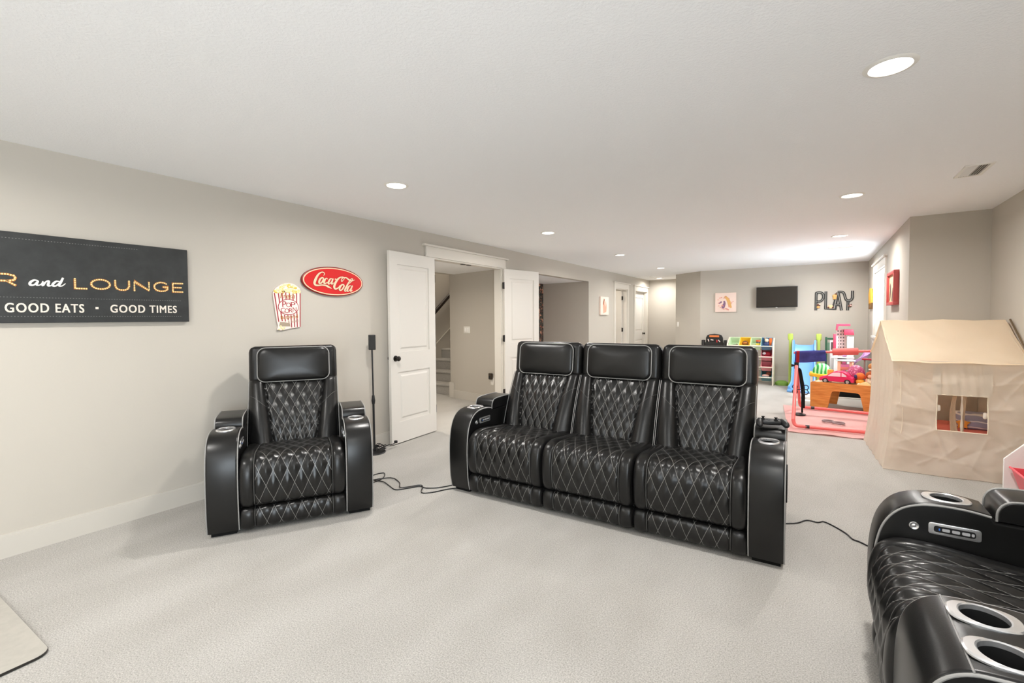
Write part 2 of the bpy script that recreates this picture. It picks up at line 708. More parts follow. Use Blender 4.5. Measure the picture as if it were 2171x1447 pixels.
plan('wall_bathroom', [(-5.6, 9.6), (-5.5, 9.6), (-5.5, 13.0), (-5.6, 13.0)], 0, CZ)
plan('wall_bathroom_near', [(-5.5, 9.5), (XT, 9.5), (XT, 9.6), (-5.5, 9.6)], 0, CZ)
plan('wall_bathroom_far', [(-5.5, 11.35), (XT, 11.35), (XT, 11.45), (-5.5, 11.45)], 0, CZ)
plan('ceiling_bathroom', [(-5.5, 9.6), (XT, 9.6), (XT, 11.35), (-5.5, 11.35)], CZ, CZ + 0.1, 'ceiling')

# stairs
bm = NB()
for k in range(1, 12):
    y0 = 6.25 + 0.27 * (k - 1)
    box(bm, -6.5, -5.40, y0, y0 + 0.30, 0.0 if k == 1 else 0.195 * (k - 1) - 0.02, 0.195 * k - 0.045)
    rbox(bm, -6.498, -5.402, y0 - 0.028, y0 + 0.28, 0.195 * k - 0.05, 0.195 * k, 0.022, 4)
st = struct('stairs', bm, 'carpet')
st['label'] = 'beige carpeted stairs seen through the double doorway'
st['category'] = 'stairs'

# ---------------- baseboards
def baseboard(name, segs):
    bm = NB()
    for x0, x1, y0, y1 in segs:
        box(bm, x0, x1, y0, y1, 0, 0.122)
        # eased top edge
        if x1 - x0 < y1 - y0:
            box(bm, x0 if x0 < -1.0 else x0 + 0.004, x1 - 0.004 if x0 < -1.0 else x1, y0, y1, 0.122, 0.137)
        else:
            box(bm, x0, x1, y0 + 0.004, y1, 0.122, 0.137)
    return struct(name, bm, 'baseboard', smooth=False)


b_ = 0.015
baseboard('baseboard_left', [(XL, XL + b_, -3.4, 4.02), (XL, XL + b_, 5.71, 6.5), (XL, XL + b_, 8.78, 10.17), (XL, XL + b_, 11.18, 11.58), (XL, XL + b_, 12.72, 12.87)])
baseboard('baseboard_far', [(-2.21, 0.814, 11.09 - b_, 11.09)])
baseboard('baseboard_right', [(0.814 - b_, 0.814, 6.45, 11.075)])
baseboard('baseboard_niche', [(0.814, 1.436, 6.45 - b_, 6.45)])
baseboard('baseboard_right_near', [(1.436 - b_, 1.436, -0.5, 6.435)])
baseboard('baseboard_alcove', [(-5.04, XT, 8.775 - b_, 8.775)])
bm = NB()
prism(bm, [(-5.415, 6.075), (XT, 5.833), (XT, 5.85), (-5.40, 6.09)], 0, 0.137)
box(bm, -5.418, -5.40, 6.07, 6.24, 0, 0.27)
box(bm, -5.40, -5.30, 6.055, 6.075, 0, 0.27)
struct('baseboard_hall', bm, 'baseboard', smooth=False)
bm = NB()
for k in range(30):
    y = 6.1 + 0.1 * k
    z = 0.30 + (y - 6.1) * 0.722
    prism(bm, [(y, z), (y + 0.1, z + 0.0722), (y + 0.1, z + 0.0922), (y, z + 0.02)], -6.5, -6.484, frame((0, 0, 0), (0, 1, 0), (0, 0, 1)))
struct('trim_stair', bm, 'baseboard', smooth=False)
bm = NB()
prism(bm, [(-2.896, 11.58), (-2.227, 11.10), (-2.236, 11.088), (-2.905, 11.568)], 0, 0.137)
struct('baseboard_diagonal', bm, 'baseboard', smooth=False)

# ---------------- casings (flat craftsman trim with a capped header)
def casing(name, y0, y1, zt, x=XL, s=1, head=0.125, wide=0.09, sill=None, jamb=0.12):
    bm = NB()
    f = x + s * 0.018

    def bx(xa, xb, *r):
        box(bm, min(xa, xb), max(xa, xb), *r)
    zb = 0 if sill is None else sill
    bx(x, f, y0 - wide, y0, zb, zt)
    bx(x, f, y1, y1 + wide, zb, zt)
    bx(x, x + s * 0.022, y0 - wide - 0.012, y1 + wide + 0.012, zt, zt + 0.016)
    bx(x, x + s * 0.020, y0 - wide, y1 + wide, zt + 0.016, zt + head)
    bx(x, x + s * 0.045, y0 - wide - 0.05, y1 + wide + 0.05, zt + head, zt + head + 0.022)
    e = x - s * jamb
    bx(x, e, y0 - 0.001, y0 + 0.018, zb, zt)
    bx(x, e, y1 - 0.018, y1 + 0.001, zb, zt)
    bx(x, e, y0 + 0.018, y1 - 0.018, zt - 0.018, zt)
    if sill is not None:
        bx(x + s * 0.04, e, y0 - wide - 0.03, y1 + wide + 0.03, sill - 0.03, sill)
        bx(x, x + s * 0.018, y0 - wide, y1 + wide, sill - 0.12, sill - 0.03)
    return struct(name, bm, 'trim', smooth=False)


casing('trim_1', 4.11, 5.62, 2.145)
casing('trim_2', 10.27, 11.08, 2.09)
casing('trim_3', 11.68, 12.62, 2.09)
casing('trim_4', 8.43, 9.88, 2.11, x=0.814, s=-1, sill=1.05, jamb=0.20)

# ball catches under the header of the double doorway
for y, lb in ((4.80, 'left small dark catch under the double doorway header'), (4.92, 'right small dark catch under the double doorway header')):
    bm = NB()
    rbox(bm, -4.03, -3.99, y - 0.035, y + 0.035, 2.120, 2.1275, 0.002, 1)
    tag(obj('door_catch', bm, 'bronze'), lb, 'catch', 'catches under the doorway header')


# ---------------- doors
def leaf_mesh(w, z1):
    bm = NB()
    th, z0, st_, lk = 0.035, 0.012, 0.115, 0.20
    zl0, zl1 = 0.80, 1.02                    # lock rail
    box(bm, 0, st_, 0, th, z0, z1)
    box(bm, w - st_, w, 0, th, z0, z1)
    for a, b in ((z0, z0 + 0.23), (zl0, zl1), (z1 - 0.14, z1)):
        box(bm, st_, w - st_, 0, th, a, b)
    for a, b in ((z0 + 0.23, zl0), (zl1, z1 - 0.14)):
        box(bm, st_, w - st_, 0.010, th - 0.010, a, b)
        for s, y in ((1, 0.010), (-1, th - 0.010)):
            mx = frame((w / 2, y, (a + b) / 2), (1, 0, 0), (0, 0, 1))   # local z points to -y
            for (d, hh) in ((0.0, 0.007), ):
                t = bmesh.new()
                W, H = w - 2 * st_ - 0.07, b - a - 0.07
                q = [(-W / 2, -H / 2), (W / 2, -H / 2), (W / 2, H / 2), (-W / 2, H / 2)]
                qi = [(x * (1 - 0.036 / W * 1.0), yy * (1 - 0.036 / H)) for x, yy in q]
                A = [t.verts.new((x, yy, 0)) for x, yy in q]
                B = [t.verts.new((x, yy, 0.008 * s)) for x, yy in qi]
                t.faces.new(B)
                for i in range(4):
                    t.faces.new((A[i], A[(i + 1) % 4], B[(i + 1) % 4], B[i]))
                merge(bm, t, mx)
    return mesh_of('door_leaf', bm, 'door', smooth=False)


def knob_bm():
    bm = NB()
    for s in (1, -1):
        m = T(0, 0.0175, 0) @ Matrix.Rotation(PI / 2 * s, 4, 'X')
        lathe(bm, [(0, 0.0175), (0.032, 0.0175), (0.032, 0.024), (0.012, 0.028), (0.011, 0.045), (0.022, 0.052), (0.028, 0.062), (0.027, 0.072), (0.018, 0.080), (0, 0.082)], 20, m)
    return bm


def door(name, hx, hy, rz, w, z1, label, flip=False, hinges=(0.28, 1.09, 1.88)):
    d = put(name, leaf_mesh(w, z1), None, (hx, hy, 0), rz)
    d['kind'] = 'structure'
    d['label'] = label
    d['category'] = 'door'
    k = obj('door_knob', knob_bm(), 'bronze', d, (w - 0.07, 0, 0.955))
    k['label'] = 'dark bronze round knob'
    for z in hinges:
        bm = NB()
        cyl(bm, 0.008, z - 0.05, z + 0.05, 10, T(-0.008, 0.0 if not flip else 0.035, 0))
        rbox(bm, -0.034, 0.0, -0.004 if not flip else 0.020, 0.014 if not flip else 0.038, z - 0.047, z + 0.047, 0.002, 1)
        obj('door_hinge', bm, 'bronze', d)
    return d


door('door_1', -3.921, 4.112, math.atan2(-0.752, 0.05), 0.755, 2.13, 'white two-panel door leaf swung open against the wall by the speaker stand', flip=False)
door('door_2', -3.893, 5.618, math.atan2(0.735, 0.160), 0.755, 2.13, 'white two-panel door leaf swung open behind the sofa, three black hinges')
d4 = door('door_4', -4.02, 11.70, PI / 2, 0.90, 2.07, 'closed white panel door deep in the passage beside the end wall', hinges=())
d3 = door('door_3', -4.07, 11.055, PI - 0.1, 0.76, 2.07, 'cream door standing open inside the narrow doorway by the pink print', flip=True)

# ---------------- window 1 (right wall)
bm = NB()
x = 0.96
for a, b, c, d in ((8.448, 9.862, 1.05, 1.10), (8.448, 9.862, 2.042, 2.092), (8.448, 8.50, 1.10, 2.042), (9.81, 9.862, 1.10, 2.042), (9.13, 9.18, 1.10, 2.042)):
    box(bm, x, x + 0.05, a, b, c, d)
wn = struct('window_1', bm, 'white', smooth=False)
wn['label'] = 'bright window in the right wall behind the tent'
wn['category'] = 'window'
bm = NB()
box(bm, x + 0.022, x + 0.028, 8.50, 9.81, 1.10, 2.042)
obj('window_pane', bm, 'glass', wn, smooth=False)
bm = NB()
for a, b, c, d in ((-2.5, -0.5, 0.08, 0.16), (-2.5, -0.5, 2.02, 2.10), (-2.5, -2.42, 0.16, 2.02), (-0.58, -0.5, 0.16, 2.02), (-1.54, -1.46, 0.16, 2.02)):
    box(bm, 1.50, 1.55, a, b, c, d)
w2 = struct('window_2', bm, 'white', smooth=False)
bm = NB()
box(bm, 1.522, 1.528, -2.42, -0.58, 0.16, 2.02)
obj('window_pane', bm, 'glass', w2, smooth=False)

# ---------------- recessed ceiling lights
ring_bm = NB()
lathe(ring_bm, [(0.072, -0.001), (0.076, -0.007), (0.088, -0.006), (0.095, 0.0), (0.072, 0.0)], 40)
ring_me = mesh_of('light_trim', ring_bm, 'white_plastic')
lens_bm = NB()
lathe(lens_bm, [(0, -0.0015), (0.073, -0.0015), (0.073, 0.0), (0, 0.0)], 40)
lens_me = mesh_of('light_lens', lens_bm, 'lens')


def downlight(x, y, label, z=CZ, watts=LAMP_W, tint=LAMP_COL):
    t = thing('ceiling_light', label, 'ceiling light', (x, y, z), 0, 'recessed ceiling lights')
    r = put('light_trim', ring_me, t)
    ln = put('light_lens', lens_me, t)
    ln['label'] = 'glowing white lens'
    l = bpy.data.lights.new('lamp', 'AREA')
    l.shape = 'DISK'
    l.size = 0.14
    l.spread = math.radians(168)
    l.energy = watts
    l.color = tint
    o = bpy.data.objects.new('lamp', l)
    C.objects.link(o)
    o.parent = t
    o.location = (0, 0, -0.009)
    return t


LIGHTS = [
    (0.245, 2.53, 'large round ceiling light near the camera, first of the right row', None),
    (-2.77, 2.51, 'round ceiling light above the armchair and red oval sign', None),
    (-2.77, 4.95, 'round ceiling light in front of the double doorway', None),
    (-2.76, 7.39, 'third round ceiling light of the left row, level with the bar alcove', None),
    (-2.77, 9.83, 'fourth round ceiling light of the left row, beyond the pink print', None),
    (-3.51, 12.33, 'round ceiling light in the passage beside the end wall', 15),
    (0.24, 5.00, 'second round ceiling light of the right row, above the tent', None),
    (0.23, 7.40, 'third round ceiling light of the right row, before the ceiling vent by the window', None),
    (0.23, 9.86, 'last round ceiling light of the right row, near the far wall', None),
    (-2.77, 0.07, 'round ceiling light behind the camera on the left', None),
    (0.245, 0.07, 'round ceiling light behind the camera on the right', None),
    (-2.77, -2.37, 'rearmost round ceiling light on the left', None),
    (0.245, -2.37, 'rearmost round ceiling light on the right', None),
]
for x, y, lb, w_ in LIGHTS:
    downlight(x, y, lb, watts=w_ or LAMP_W)
downlight(-4.72, 4.25, 'added unseen ceiling light that brightens the stair hall', 2.165, 20, HALL_COL)  # unseen lamp added to light the hall, hidden from the camera
downlight(-5.95, 6.6, 'added unseen ceiling light that brightens the stairs', 4.2, 22, HALL_COL)  # another unseen lamp, added up the stairwell to brighten the steps
downlight(-4.8, 10.4, 'round ceiling light in the room behind the open far door', CZ, 14, HALL_COL)


# ---------------- ceiling vents, smoke detector, switches
def ceiling_vent(x, y, lx, ly, label, n):
    t = thing('ceiling_vent', label, 'vent', (x, y, CZ), 0, 'ceiling vents')
    bm = NB()
    f = 0.022
    for a in ((-lx / 2, lx / 2, -ly / 2, -ly / 2 + f), (-lx / 2, lx / 2, ly / 2 - f, ly / 2), (-lx / 2, -lx / 2 + f, -ly / 2 + f, ly / 2 - f), (lx / 2 - f, lx / 2, -ly / 2 + f, ly / 2 - f)):
        box(bm, *a, -0.008, 0)
    obj('vent_frame', bm, 'white_plastic', t, smooth=False)
    bm = NB()
    box(bm, -lx / 2 + f, lx / 2 - f, -ly / 2 + f, ly / 2 - f, -0.001, 0)
    obj('vent_shade_sheet', bm, col('vent_shade', 90, 84, 74), t, smooth=False)  # dark sheet paints the shade of the recess behind the slats
    bm = NB()
    along_y = ly > lx
    for k in range(n):
        u = (k + 0.5) / n - 0.5
        ang = 0.7 if k < n / 2 else -0.7
        if along_y:
            m = T(u * (lx - 2 * f), 0, -0.005) @ Matrix.Rotation(ang, 4, 'Y')
            box(bm, -0.006, 0.006, -ly / 2 + f, ly / 2 - f, -0.0007, 0.0007, m)
        else:
            m = T(0, u * (ly - 2 * f), -0.005) @ Matrix.Rotation(ang, 4, 'X')
            box(bm, -lx / 2 + f, lx / 2 - f, -0.006, 0.006, -0.0007, 0.0007, m)
    obj('vent_slats', bm, 'white_plastic', t, smooth=False)


ceiling_vent(0.935, 4.66, 0.155, 0.345, 'white ceiling vent above the tent beside the right wall', 8)
ceiling_vent(0.29, 8.69, 0.30, 0.15, 'white ceiling vent near the window at the far end', 8)
bm = NB()
lathe(bm, [(0, -0.035), (0.05, -0.035), (0.062, -0.028), (0.066, -0.01), (0.07, 0), (0, 0)], 28)
tag(obj('smoke_detector', bm, 'white_plastic', None, (-3.51, 11.67, CZ)), 'small round white smoke detector on the passage ceiling', 'smoke detector')


def light_switch(mx, n, label):
    w = 0.07 + 0.046 * (n - 1)
    t = thing('light_switch', label, 'light switch')
    t.matrix_world = mx
    bm = NB()
    rbox(bm, -w / 2, w / 2, -0.058, 0.058, 0, 0.006, 0.003, 2)
    obj('switch_plate', bm, 'white_plastic', t)
    for k in range(n):
        c = (k - (n - 1) / 2) * 0.046
        bm = NB()
        rbox(bm, c - 0.016, c + 0.016, -0.034, 0.034, 0.004, 0.009, 0.002, 1)
        obj('switch_rocker', bm, 'white', t)


hd = Vector((XT + 5.40, 5.85 - 6.09, 0)).normalized()
light_switch(frame(Vector((-5.40, 6.09, 1.20)) + hd * 0.46 + Vector((hd.y, -hd.x, 0)) * 0.0005, hd, (0, 0, 1)), 3, 'white three-rocker light switch on the hall wall beside the stairs')
dd = Vector((0.669, -0.48, 0)).normalized()
light_switch(frame(Vector((-2.896, 11.58, 1.22)) + dd * 0.09 + Vector((dd.y, -dd.x, 0)) * 0.0005, dd, (0, 0, 1)), 1, 'white single light switch on the angled far wall')

hx = Vector((-5.40, 6.09, 0)) + hd * 1.08 + Vector((hd.y, -hd.x, 0)) * 0.0005
t = thing('wall_outlet', 'white wall outlet low on the hall wall by the doorway', 'outlet')
t.matrix_world = frame(hx + Vector((0, 0, 0.38)), hd, (0, 0, 1))
bm = NB()
rbox(bm, -0.038, 0.038, -0.06, 0.06, 0, 0.006, 0.003, 2)
obj('outlet_plate', bm, 'white_plastic', t)
t = thing('plug_adapter', 'dark plug-in device in the hall wall outlet', 'device')
t.matrix_world = frame(hx + Vector((0, 0, 0.44)), hd, (0, 0, 1))
bm = NB()
rbox(bm, -0.045, 0.02, -0.03, 0.07, 0.0065, 0.05, 0.008, 2)
obj('device_body', bm, col('device_brown', 66, 56, 46, 0.5), t)
bm = NB()
rbox(bm, -0.03, 0.005, -0.01, 0.03, 0.05, 0.056, 0.003, 1)
obj('device_face', bm, 'black', t)

# stair handrail
t = thing('handrail', 'dark wooden handrail on the stair wall', 'handrail', (0, 0, 0))
bm = NB()
y0, y1, sl = 6.3, 9.0, 0.80
n_ = Vector((0, -sl, 1)).normalized()
d_ = Vector((0, 1, sl)).normalized()
prism(bm, rrect(0.05, 0.075, 0.02, 4), 0, (y1 - y0) / d_.y, frame((-6.43, y0, 1.13), (1, 0, 0), n_) if Vector((1, 0, 0)).cross(n_).dot(d_) > 0 else frame((-6.43, y0, 1.13), (-1, 0, 0), n_), 0.006, 2)
obj('rail', bm, col('dark_wood', 46, 36, 30, 0.4), t)
for y in (6.6, 7.6, 8.6):
    bm = NB()
    z = 1.13 + (y - y0) * sl
    tube(bm, [(-6.497, y, z - 0.09), (-6.44, y, z - 0.08), (-6.43, y, z - 0.035)], 0.007)
    obj('rail_bracket', bm, 'bronze', t)

# ------------------------------------------------------------------ leather recliners
SW, AW = 0.655, 0.178            # seat width, arm width
QX, QS = 0.084, 0.195            # diamond width and height


def resample(pts, n):
    Q = catmull([(0, y, z) for y, z in pts], 12)
    L = [0]
    for a, b in zip(Q, Q[1:]):
        L.append(L[-1] + (b - a).length)
    out, j = [], 0
    for k in range(n + 1):
        s = L[-1] * k / n
        while j < len(L) - 2 and L[j + 1] < s:
            j += 1
        t = (s - L[j]) / max(1e-9, L[j + 1] - L[j])
        out.append((Q[j].lerp(Q[j + 1], t), s))
    res = []
    for k in range(n + 1):
        a, b = out[max(k - 1, 0)][0], out[min(k + 1, n)][0]
        t = (b - a).normalized()
        res.append((out[k][0], out[k][1], Vector((0, t.z, -t.y))))
    return res


def puffed(U, V):
    a = (U + V) % 1.0
    b = (U - V) % 1.0
    return (min(a, 1 - a) * min(b, 1 - b) * 4) ** 0.68


def grid_mesh(name, nu, nv, fn, closed_back=None):
    """fn(i, j) -> (Vector, (U, V), quilted?)"""
    bm = NB()
    uvl = bm.loops.layers.uv.new('quilt')
    P = [[fn(i, j) for i in range(nu + 1)] for j in range(nv + 1)]
    V = [[bm.verts.new(p[0]) for p in row] for row in P]
    for j in range(nv):
        for i in range(nu):
            q = ((j, i), (j, i + 1), (j + 1, i + 1), (j + 1, i))
            f = bm.faces.new([V[a][b] for a, b in q])
            f.material_index = 1 if all(P[a][b][2] for a, b in q) else 0
            for lp, (a, b) in zip(f.loops, q):
                lp[uvl].uv = P[a][b][1]
    return mesh_of(name, bm, ['leather', 'quilt'], 60)


def seat_surface(path, w, qh, nu, ns, puff, er=0.03, s0=0.0):
    R = resample(path, ns)
    hw = w / 2

    def fn(i, j):
        p, s, nrm = R[j]
        x = (2 * i / nu - 1) * hw
        ax = abs(x)
        off = 0.0
        U, V = x / QX, (s + s0) / QS
        if ax < qh:
            k = min(1.0, (qh - ax) / 0.012)
            off += puff * puffed(U, V) * k
        else:
            off += 0.010 * math.sin(PI * min(1, (ax - qh) / (hw - qh)) ** 0.8)
        off -= 0.007 * math.exp(-((ax - qh) / 0.007) ** 2)
        e = max(0.0, (ax - (hw - er)) / er)
        off -= er * (1 - math.sqrt(max(0.0, 1 - min(e, 0.999) ** 2)))
        return Vector((x, p.y, p.z)) + nrm * off, (U, V), ax < qh - 0.004
    return fn, R


SEAT_PATH = [(0.62, 0.452), (0.45, 0.466), (0.30, 0.480), (0.17, 0.494), (0.08, 0.493), (0.02, 0.466), (-0.010, 0.41), (-0.020, 0.33), (-0.016, 0.25), (0.0, 0.195), (0.035, 0.168)]
FOOT_PATH = [(0.06, 0.160), (0.022, 0.156), (0.004, 0.136), (-0.002, 0.10), (0.002, 0.06), (0.014, 0.036), (0.05, 0.026)]
QH = 0.238
fn, SEAT_R = seat_surface(SEAT_PATH, SW - 0.004, QH, 104, 112, 0.0125)
SEAT_ME = grid_mesh('seat', 104, 112, fn)
fn, FOOT_R = seat_surface(FOOT_PATH, SW - 0.006, QH, 104, 34, 0.009, 0.018, 0.055)
FOOT_ME = grid_mesh('footrest', 104, 34, fn)


def seams(R, off=-0.004):
    out = []
    for s in (-1, 1):
        bm = NB()
        tube(bm, [Vector((s * QH, p.y, p.z)) + n * off for p, _, n in R], 0.0022, n=6)
        out.append(mesh_of('stitching', bm, 'thread'))
    return out


SEAT_SEAM = seams(SEAT_R)
FOOT_SEAM = seams(FOOT_R)


def back_y(x, v):
    """front surface of the backrest: depth (local y) at width x and height fraction v."""
    hw = SW / 2 - 0.002
    ph = 0.148 + 0.072 * v
    ax = abs(x)
    y = 0.505 + 0.215 * v - 0.018 * math.sin(PI * v)
    if ax < ph:
        k = min(1.0, (ph - ax) / 0.012)
        y -= 0.0115 * puffed(x / ph * 2.38, v * 0.56 / 0.165) * k
    else:
        w = min(1.0, (ax - ph) / (hw - ph))
        y -= 0.062 * math.sin(PI * w ** 0.75) ** 0.8 * (0.55 + 0.45 * (1 - v))
        e = max(0.0, (ax - (hw - 0.035)) / 0.035)
        y += 0.065 * (1 - math.sqrt(max(0, 1 - min(e, 0.999) ** 2)))
    y += 0.008 * math.exp(-((ax - ph) / 0.007) ** 2)
    if v > 0.94:
        y += 0.05 * (1 - math.sqrt(max(0, 1 - ((v - 0.94) / 0.0601) ** 2)))
    return y


def back_fn(i, j):
    x = (2 * i / 96 - 1) * (SW / 2 - 0.002)
    v = j / 74
    ph = 0.148 + 0.072 * v
    return Vector((x, back_y(x, v), 0.425 + 0.50 * v)), (x / ph * 2.38, v * 0.56 / 0.165), abs(x) < ph - 0.004


BACK_ME = grid_mesh('backrest', 96, 74, back_fn)
BACK_PIPE, BACK_SEAM = [], []
for s in (-1, 1):
    bm = NB()
    tube(bm, [(s * (SW / 2 - 0.006), back_y(SW / 2 - 0.018, v / 24) + 0.008, 0.425 + 0.50 * v / 24) for v in range(1, 24)], 0.0028, n=8)
    BACK_PIPE.append(mesh_of('piping', bm, 'piping'))
    pl = []
    for k in range(15):
        t = k / 14
        v = 0.585 + 0.165 * math.sin(t * PI / 2)
        ph = 0.148 + 0.072 * v
        x = ph + 0.006 + (SW / 2 - 0.02 - ph) * t
        pl.append((s * x, back_y(x, v) - 0.0002, 0.425 + 0.50 * v))
    bm = NB()
    tube(bm, pl, 0.0014, n=6)
    BACK_SEAM.append(mesh_of('stitching', bm, 'thread'))
    bm = NB()
    tube(bm, [(s * (0.148 + 0.072 * v / 30), back_y(0.148 + 0.072 * v / 30, v / 30) - 0.001, 0.425 + 0.5 * v / 30) for v in range(0, 30)], 0.0020, n=6)
    BACK_SEAM.append(mesh_of('stitching', bm, 'thread'))

# headrest block, its front pillow and piping
HT = math.radians(7)
HM = frame((0, 0.695, 0.885), (1, 0, 0), (0, math.sin(HT), math.cos(HT)))      # local z points forward
bm = NB()
t_ = NB()
box(t_, -SW / 2 + 0.004, SW / 2 - 0.004, 0.0, 0.308, -0.20, -0.005)
for v in t_.verts:
    if v.co.z < -0.1 and v.co.y > 0.1:
        v.co.y -= 0.05
bmesh.ops.bevel(t_, geom=t_.edges[:], offset=0.045, segments=5, profile=0.5, affect='EDGES')
merge(bm, t_, HM)
HEAD_ME = mesh_of('headrest', bm, 'leather', 60)
ol = rrect(0.520, 0.262, 0.055, 8)
ol = [(x, y + 0.145 + (0.008 * (1 - (x / 0.27) ** 2) if y > 0 else 0)) for x, y in ol]
bm = NB()
prism(bm, ol, -0.03, 0.012, HM)
pillow(bm, ol, 0.034, HM @ Matrix.Translation((0, 0, 0.012)), 9, 2.6)
bmesh.ops.remove_doubles(bm, verts=bm.verts[:], dist=0.0004)
PILLOW_ME = mesh_of('head_pillow', bm, 'leather', 60)
bm = NB()
tube(bm, [HM @ Vector((x * 1.004, 0.145 + (y - 0.145) * 1.008, 0.014)) for x, y in ol], 0.0040, closed=True, n=8)
HEAD_PIPE = [mesh_of('piping', bm, 'piping')]
for s in (-1, 1):
    bm = NB()
    tube(bm, [HM @ Vector((s * (SW / 2 - 0.008), 0.016 + 0.26 * k / 12, -0.052 - 0.02 * (k / 12) ** 3)) for k in range(13)], 0.0028, n=8)
    HEAD_PIPE.append(mesh_of('piping', bm, 'piping'))
bm = NB()
prism(bm, [(0.56, 0.10), (0.56, 0.35), (0.72, 0.90), (0.78, 1.08), (0.86, 1.08), (0.955, 0.9), (0.93, 0.10)], -SW / 2 + 0.028, SW / 2 - 0.028, frame((0, 0, 0), (0, 1, 0), (0, 0, 1)), 0.012, 2)
SHELL_ME = mesh_of('back_shell', bm, 'leather')
bm = NB()
box(bm, -SW / 2 + 0.003, SW / 2 - 0.003, 0.04, 0.90, 0.028, 0.155)
box(bm, -SW / 2 + 0.003, SW / 2 - 0.003, 0.06, 0.60, 0.155, 0.40)
BASE_ME = mesh_of('base', bm, 'black_matt', smooth=False)


def kids(meshes, parent, name, label):
    for m in meshes:
        put(name, m, parent)['label'] = label


def recliner_unit(root, x):
    s = put('seat', SEAT_ME, root, (x, 0, 0))
    kids(SEAT_SEAM, s, 'stitching', 'grey stitched seam')
    f = put('footrest', FOOT_ME, root, (x, 0, 0))
    kids(FOOT_SEAM, f, 'stitching', 'grey stitched seam')
    b = put('backrest', BACK_ME, root, (x, 0, 0))
    kids(BACK_PIPE, b, 'piping', 'light grey piping')
    kids(BACK_SEAM, b, 'stitching', 'grey stitched seam')
    h = put('headrest', HEAD_ME, root, (x, 0, 0))
    put('head_pillow', PILLOW_ME, h)
    kids(HEAD_PIPE, h, 'piping', 'light grey piping')
    put('back_shell', SHELL_ME, root, (x, 0, 0))
    put('base', BASE_ME, root, (x, 0, 0))


# arms: side outline (depth, height), cup wells cut into the top
ARM_FRONT = [(0.016, 0.030), (-0.004, 0.12), (-0.012, 0.24), (-0.012, 0.36), (-0.002, 0.46), (0.020, 0.54), (0.062, 0.602), (0.12, 0.636), (0.19, 0.648), (0.27, 0.647), (0.335, 0.637)]
CUP_Y, CUP_R = 0.225, 0.0480


CON_FRONT = [(0.016, 0.030), (-0.004, 0.12), (-0.012, 0.24), (-0.013, 0.36), (-0.010, 0.46), (0.002, 0.545), (0.028, 0.600), (0.068, 0.634), (0.12, 0.646), (0.22, 0.649), (0.335, 0.637)]


def arm_outline(dz):
    f = [(p.y, p.z) for p in catmull([(0, y, z - dz * max(0, (z - 0.3) / 0.34)) for y, z in (CON_FRONT if dz else ARM_FRONT)], 4)]
    return f + [(0.347, 0.615 - dz), (0.88, 0.612 - dz), (0.905, 0.58 - dz), (0.905, 0.03)], f


def with_wells(bm, wells, name):
    """cut round cup wells into a solid and return the finished mesh."""
    me = mesh_of(name, bm, ['leather', 'black_matt'], 35)
    o = bpy.data.objects.new('cut', me)
    C.objects.link(o)
    cut = NB()
    for x, y, z in wells:
        cyl(cut, CUP_R, z - 0.075, z + 0.05, 40, T(x, y, 0), 1)
    cm = mesh_of('cut', cut, ['leather', 'black_matt'])
    co = bpy.data.objects.new('cutter', cm)
    C.objects.link(co)
    m = o.modifiers.new('b', 'BOOLEAN')
    m.operation = 'DIFFERENCE'
    m.solver = 'EXACT'
    m.object = co
    dg = bpy.context.evaluated_depsgraph_get()
    out = bpy.data.meshes.new_from_object(o.evaluated_get(dg))
    bpy.data.objects.remove(o)
    bpy.data.objects.remove(co)
    out.name = name
    out.shade_smooth()
    out.set_sharp_from_angle(angle=math.radians(35))
    return out


YZ = frame((0, 0, 0), (0, 1, 0), (0, 0, 1))       # local x,y -> world y,z ; extrude along world x


def arm_mesh(w, dz, wells):
    out, f = arm_outline(dz)
    bm = NB()
    prism(bm, out, -w / 2, w / 2, YZ, 0.013, 4)
    me = with_wells(bm, wells, 'arm')
    pipe, lpm, fm = [], [], []
    for s in (-1, 1):
        bm = NB()
        tube(bm, [(s * (w / 2 - 0.0015), y + 0.006 * max(0, min(1, (0.25 - y) / 0.25)), z - 0.007 * max(0, min(1, (z - 0.45) / 0.15))) for y, z in f], 0.0042, n=8)
        pipe.append(mesh_of('piping', bm, 'piping'))
    if dz:
        bm = NB()
        tube(bm, [(-w / 2 + 0.003 + (w - 0.006) * k / 8, 0.085, 0.6392 - dz) for k in range(9)], 0.0026, n=6)
        pipe.append(mesh_of('piping', bm, 'piping'))
    bm = NB()
    lid = [(0.350, 0.618 - dz), (0.352, 0.655 - dz), (0.368, 0.684 - dz), (0.40, 0.698 - dz), (0.50, 0.703 - dz), (0.66, 0.700 - dz), (0.70, 0.68 - dz), (0.70, 0.612 - dz)]
    lp = catmull([(0, y, z) for y, z in lid[:-1]], 4)
    prism(bm, [(p.y, p.z) for p in lp] + [lid[-1]], -w / 2 + 0.001, w / 2 - 0.001, YZ, 0.014, 4)
    lm = mesh_of('armrest_lid', bm, 'leather', 50)
    for s in (-1, 1):
        bm = NB()
        tube(bm, [(s * (w / 2 - 0.005), p.y, p.z) for p in lp], 0.0038, n=8)
        lpm.append(mesh_of('piping', bm, 'piping'))
    for a, b in ((0.045, 0.15), (0.75, 0.87)):
        bm = NB()
        box(bm, -w / 2 + 0.018, w / 2 - 0.018, a, b, 0.0, 0.032)
        fm.append(mesh_of('foot', bm, 'black_matt', smooth=False))
    return me, pipe, lm, lpm, fm


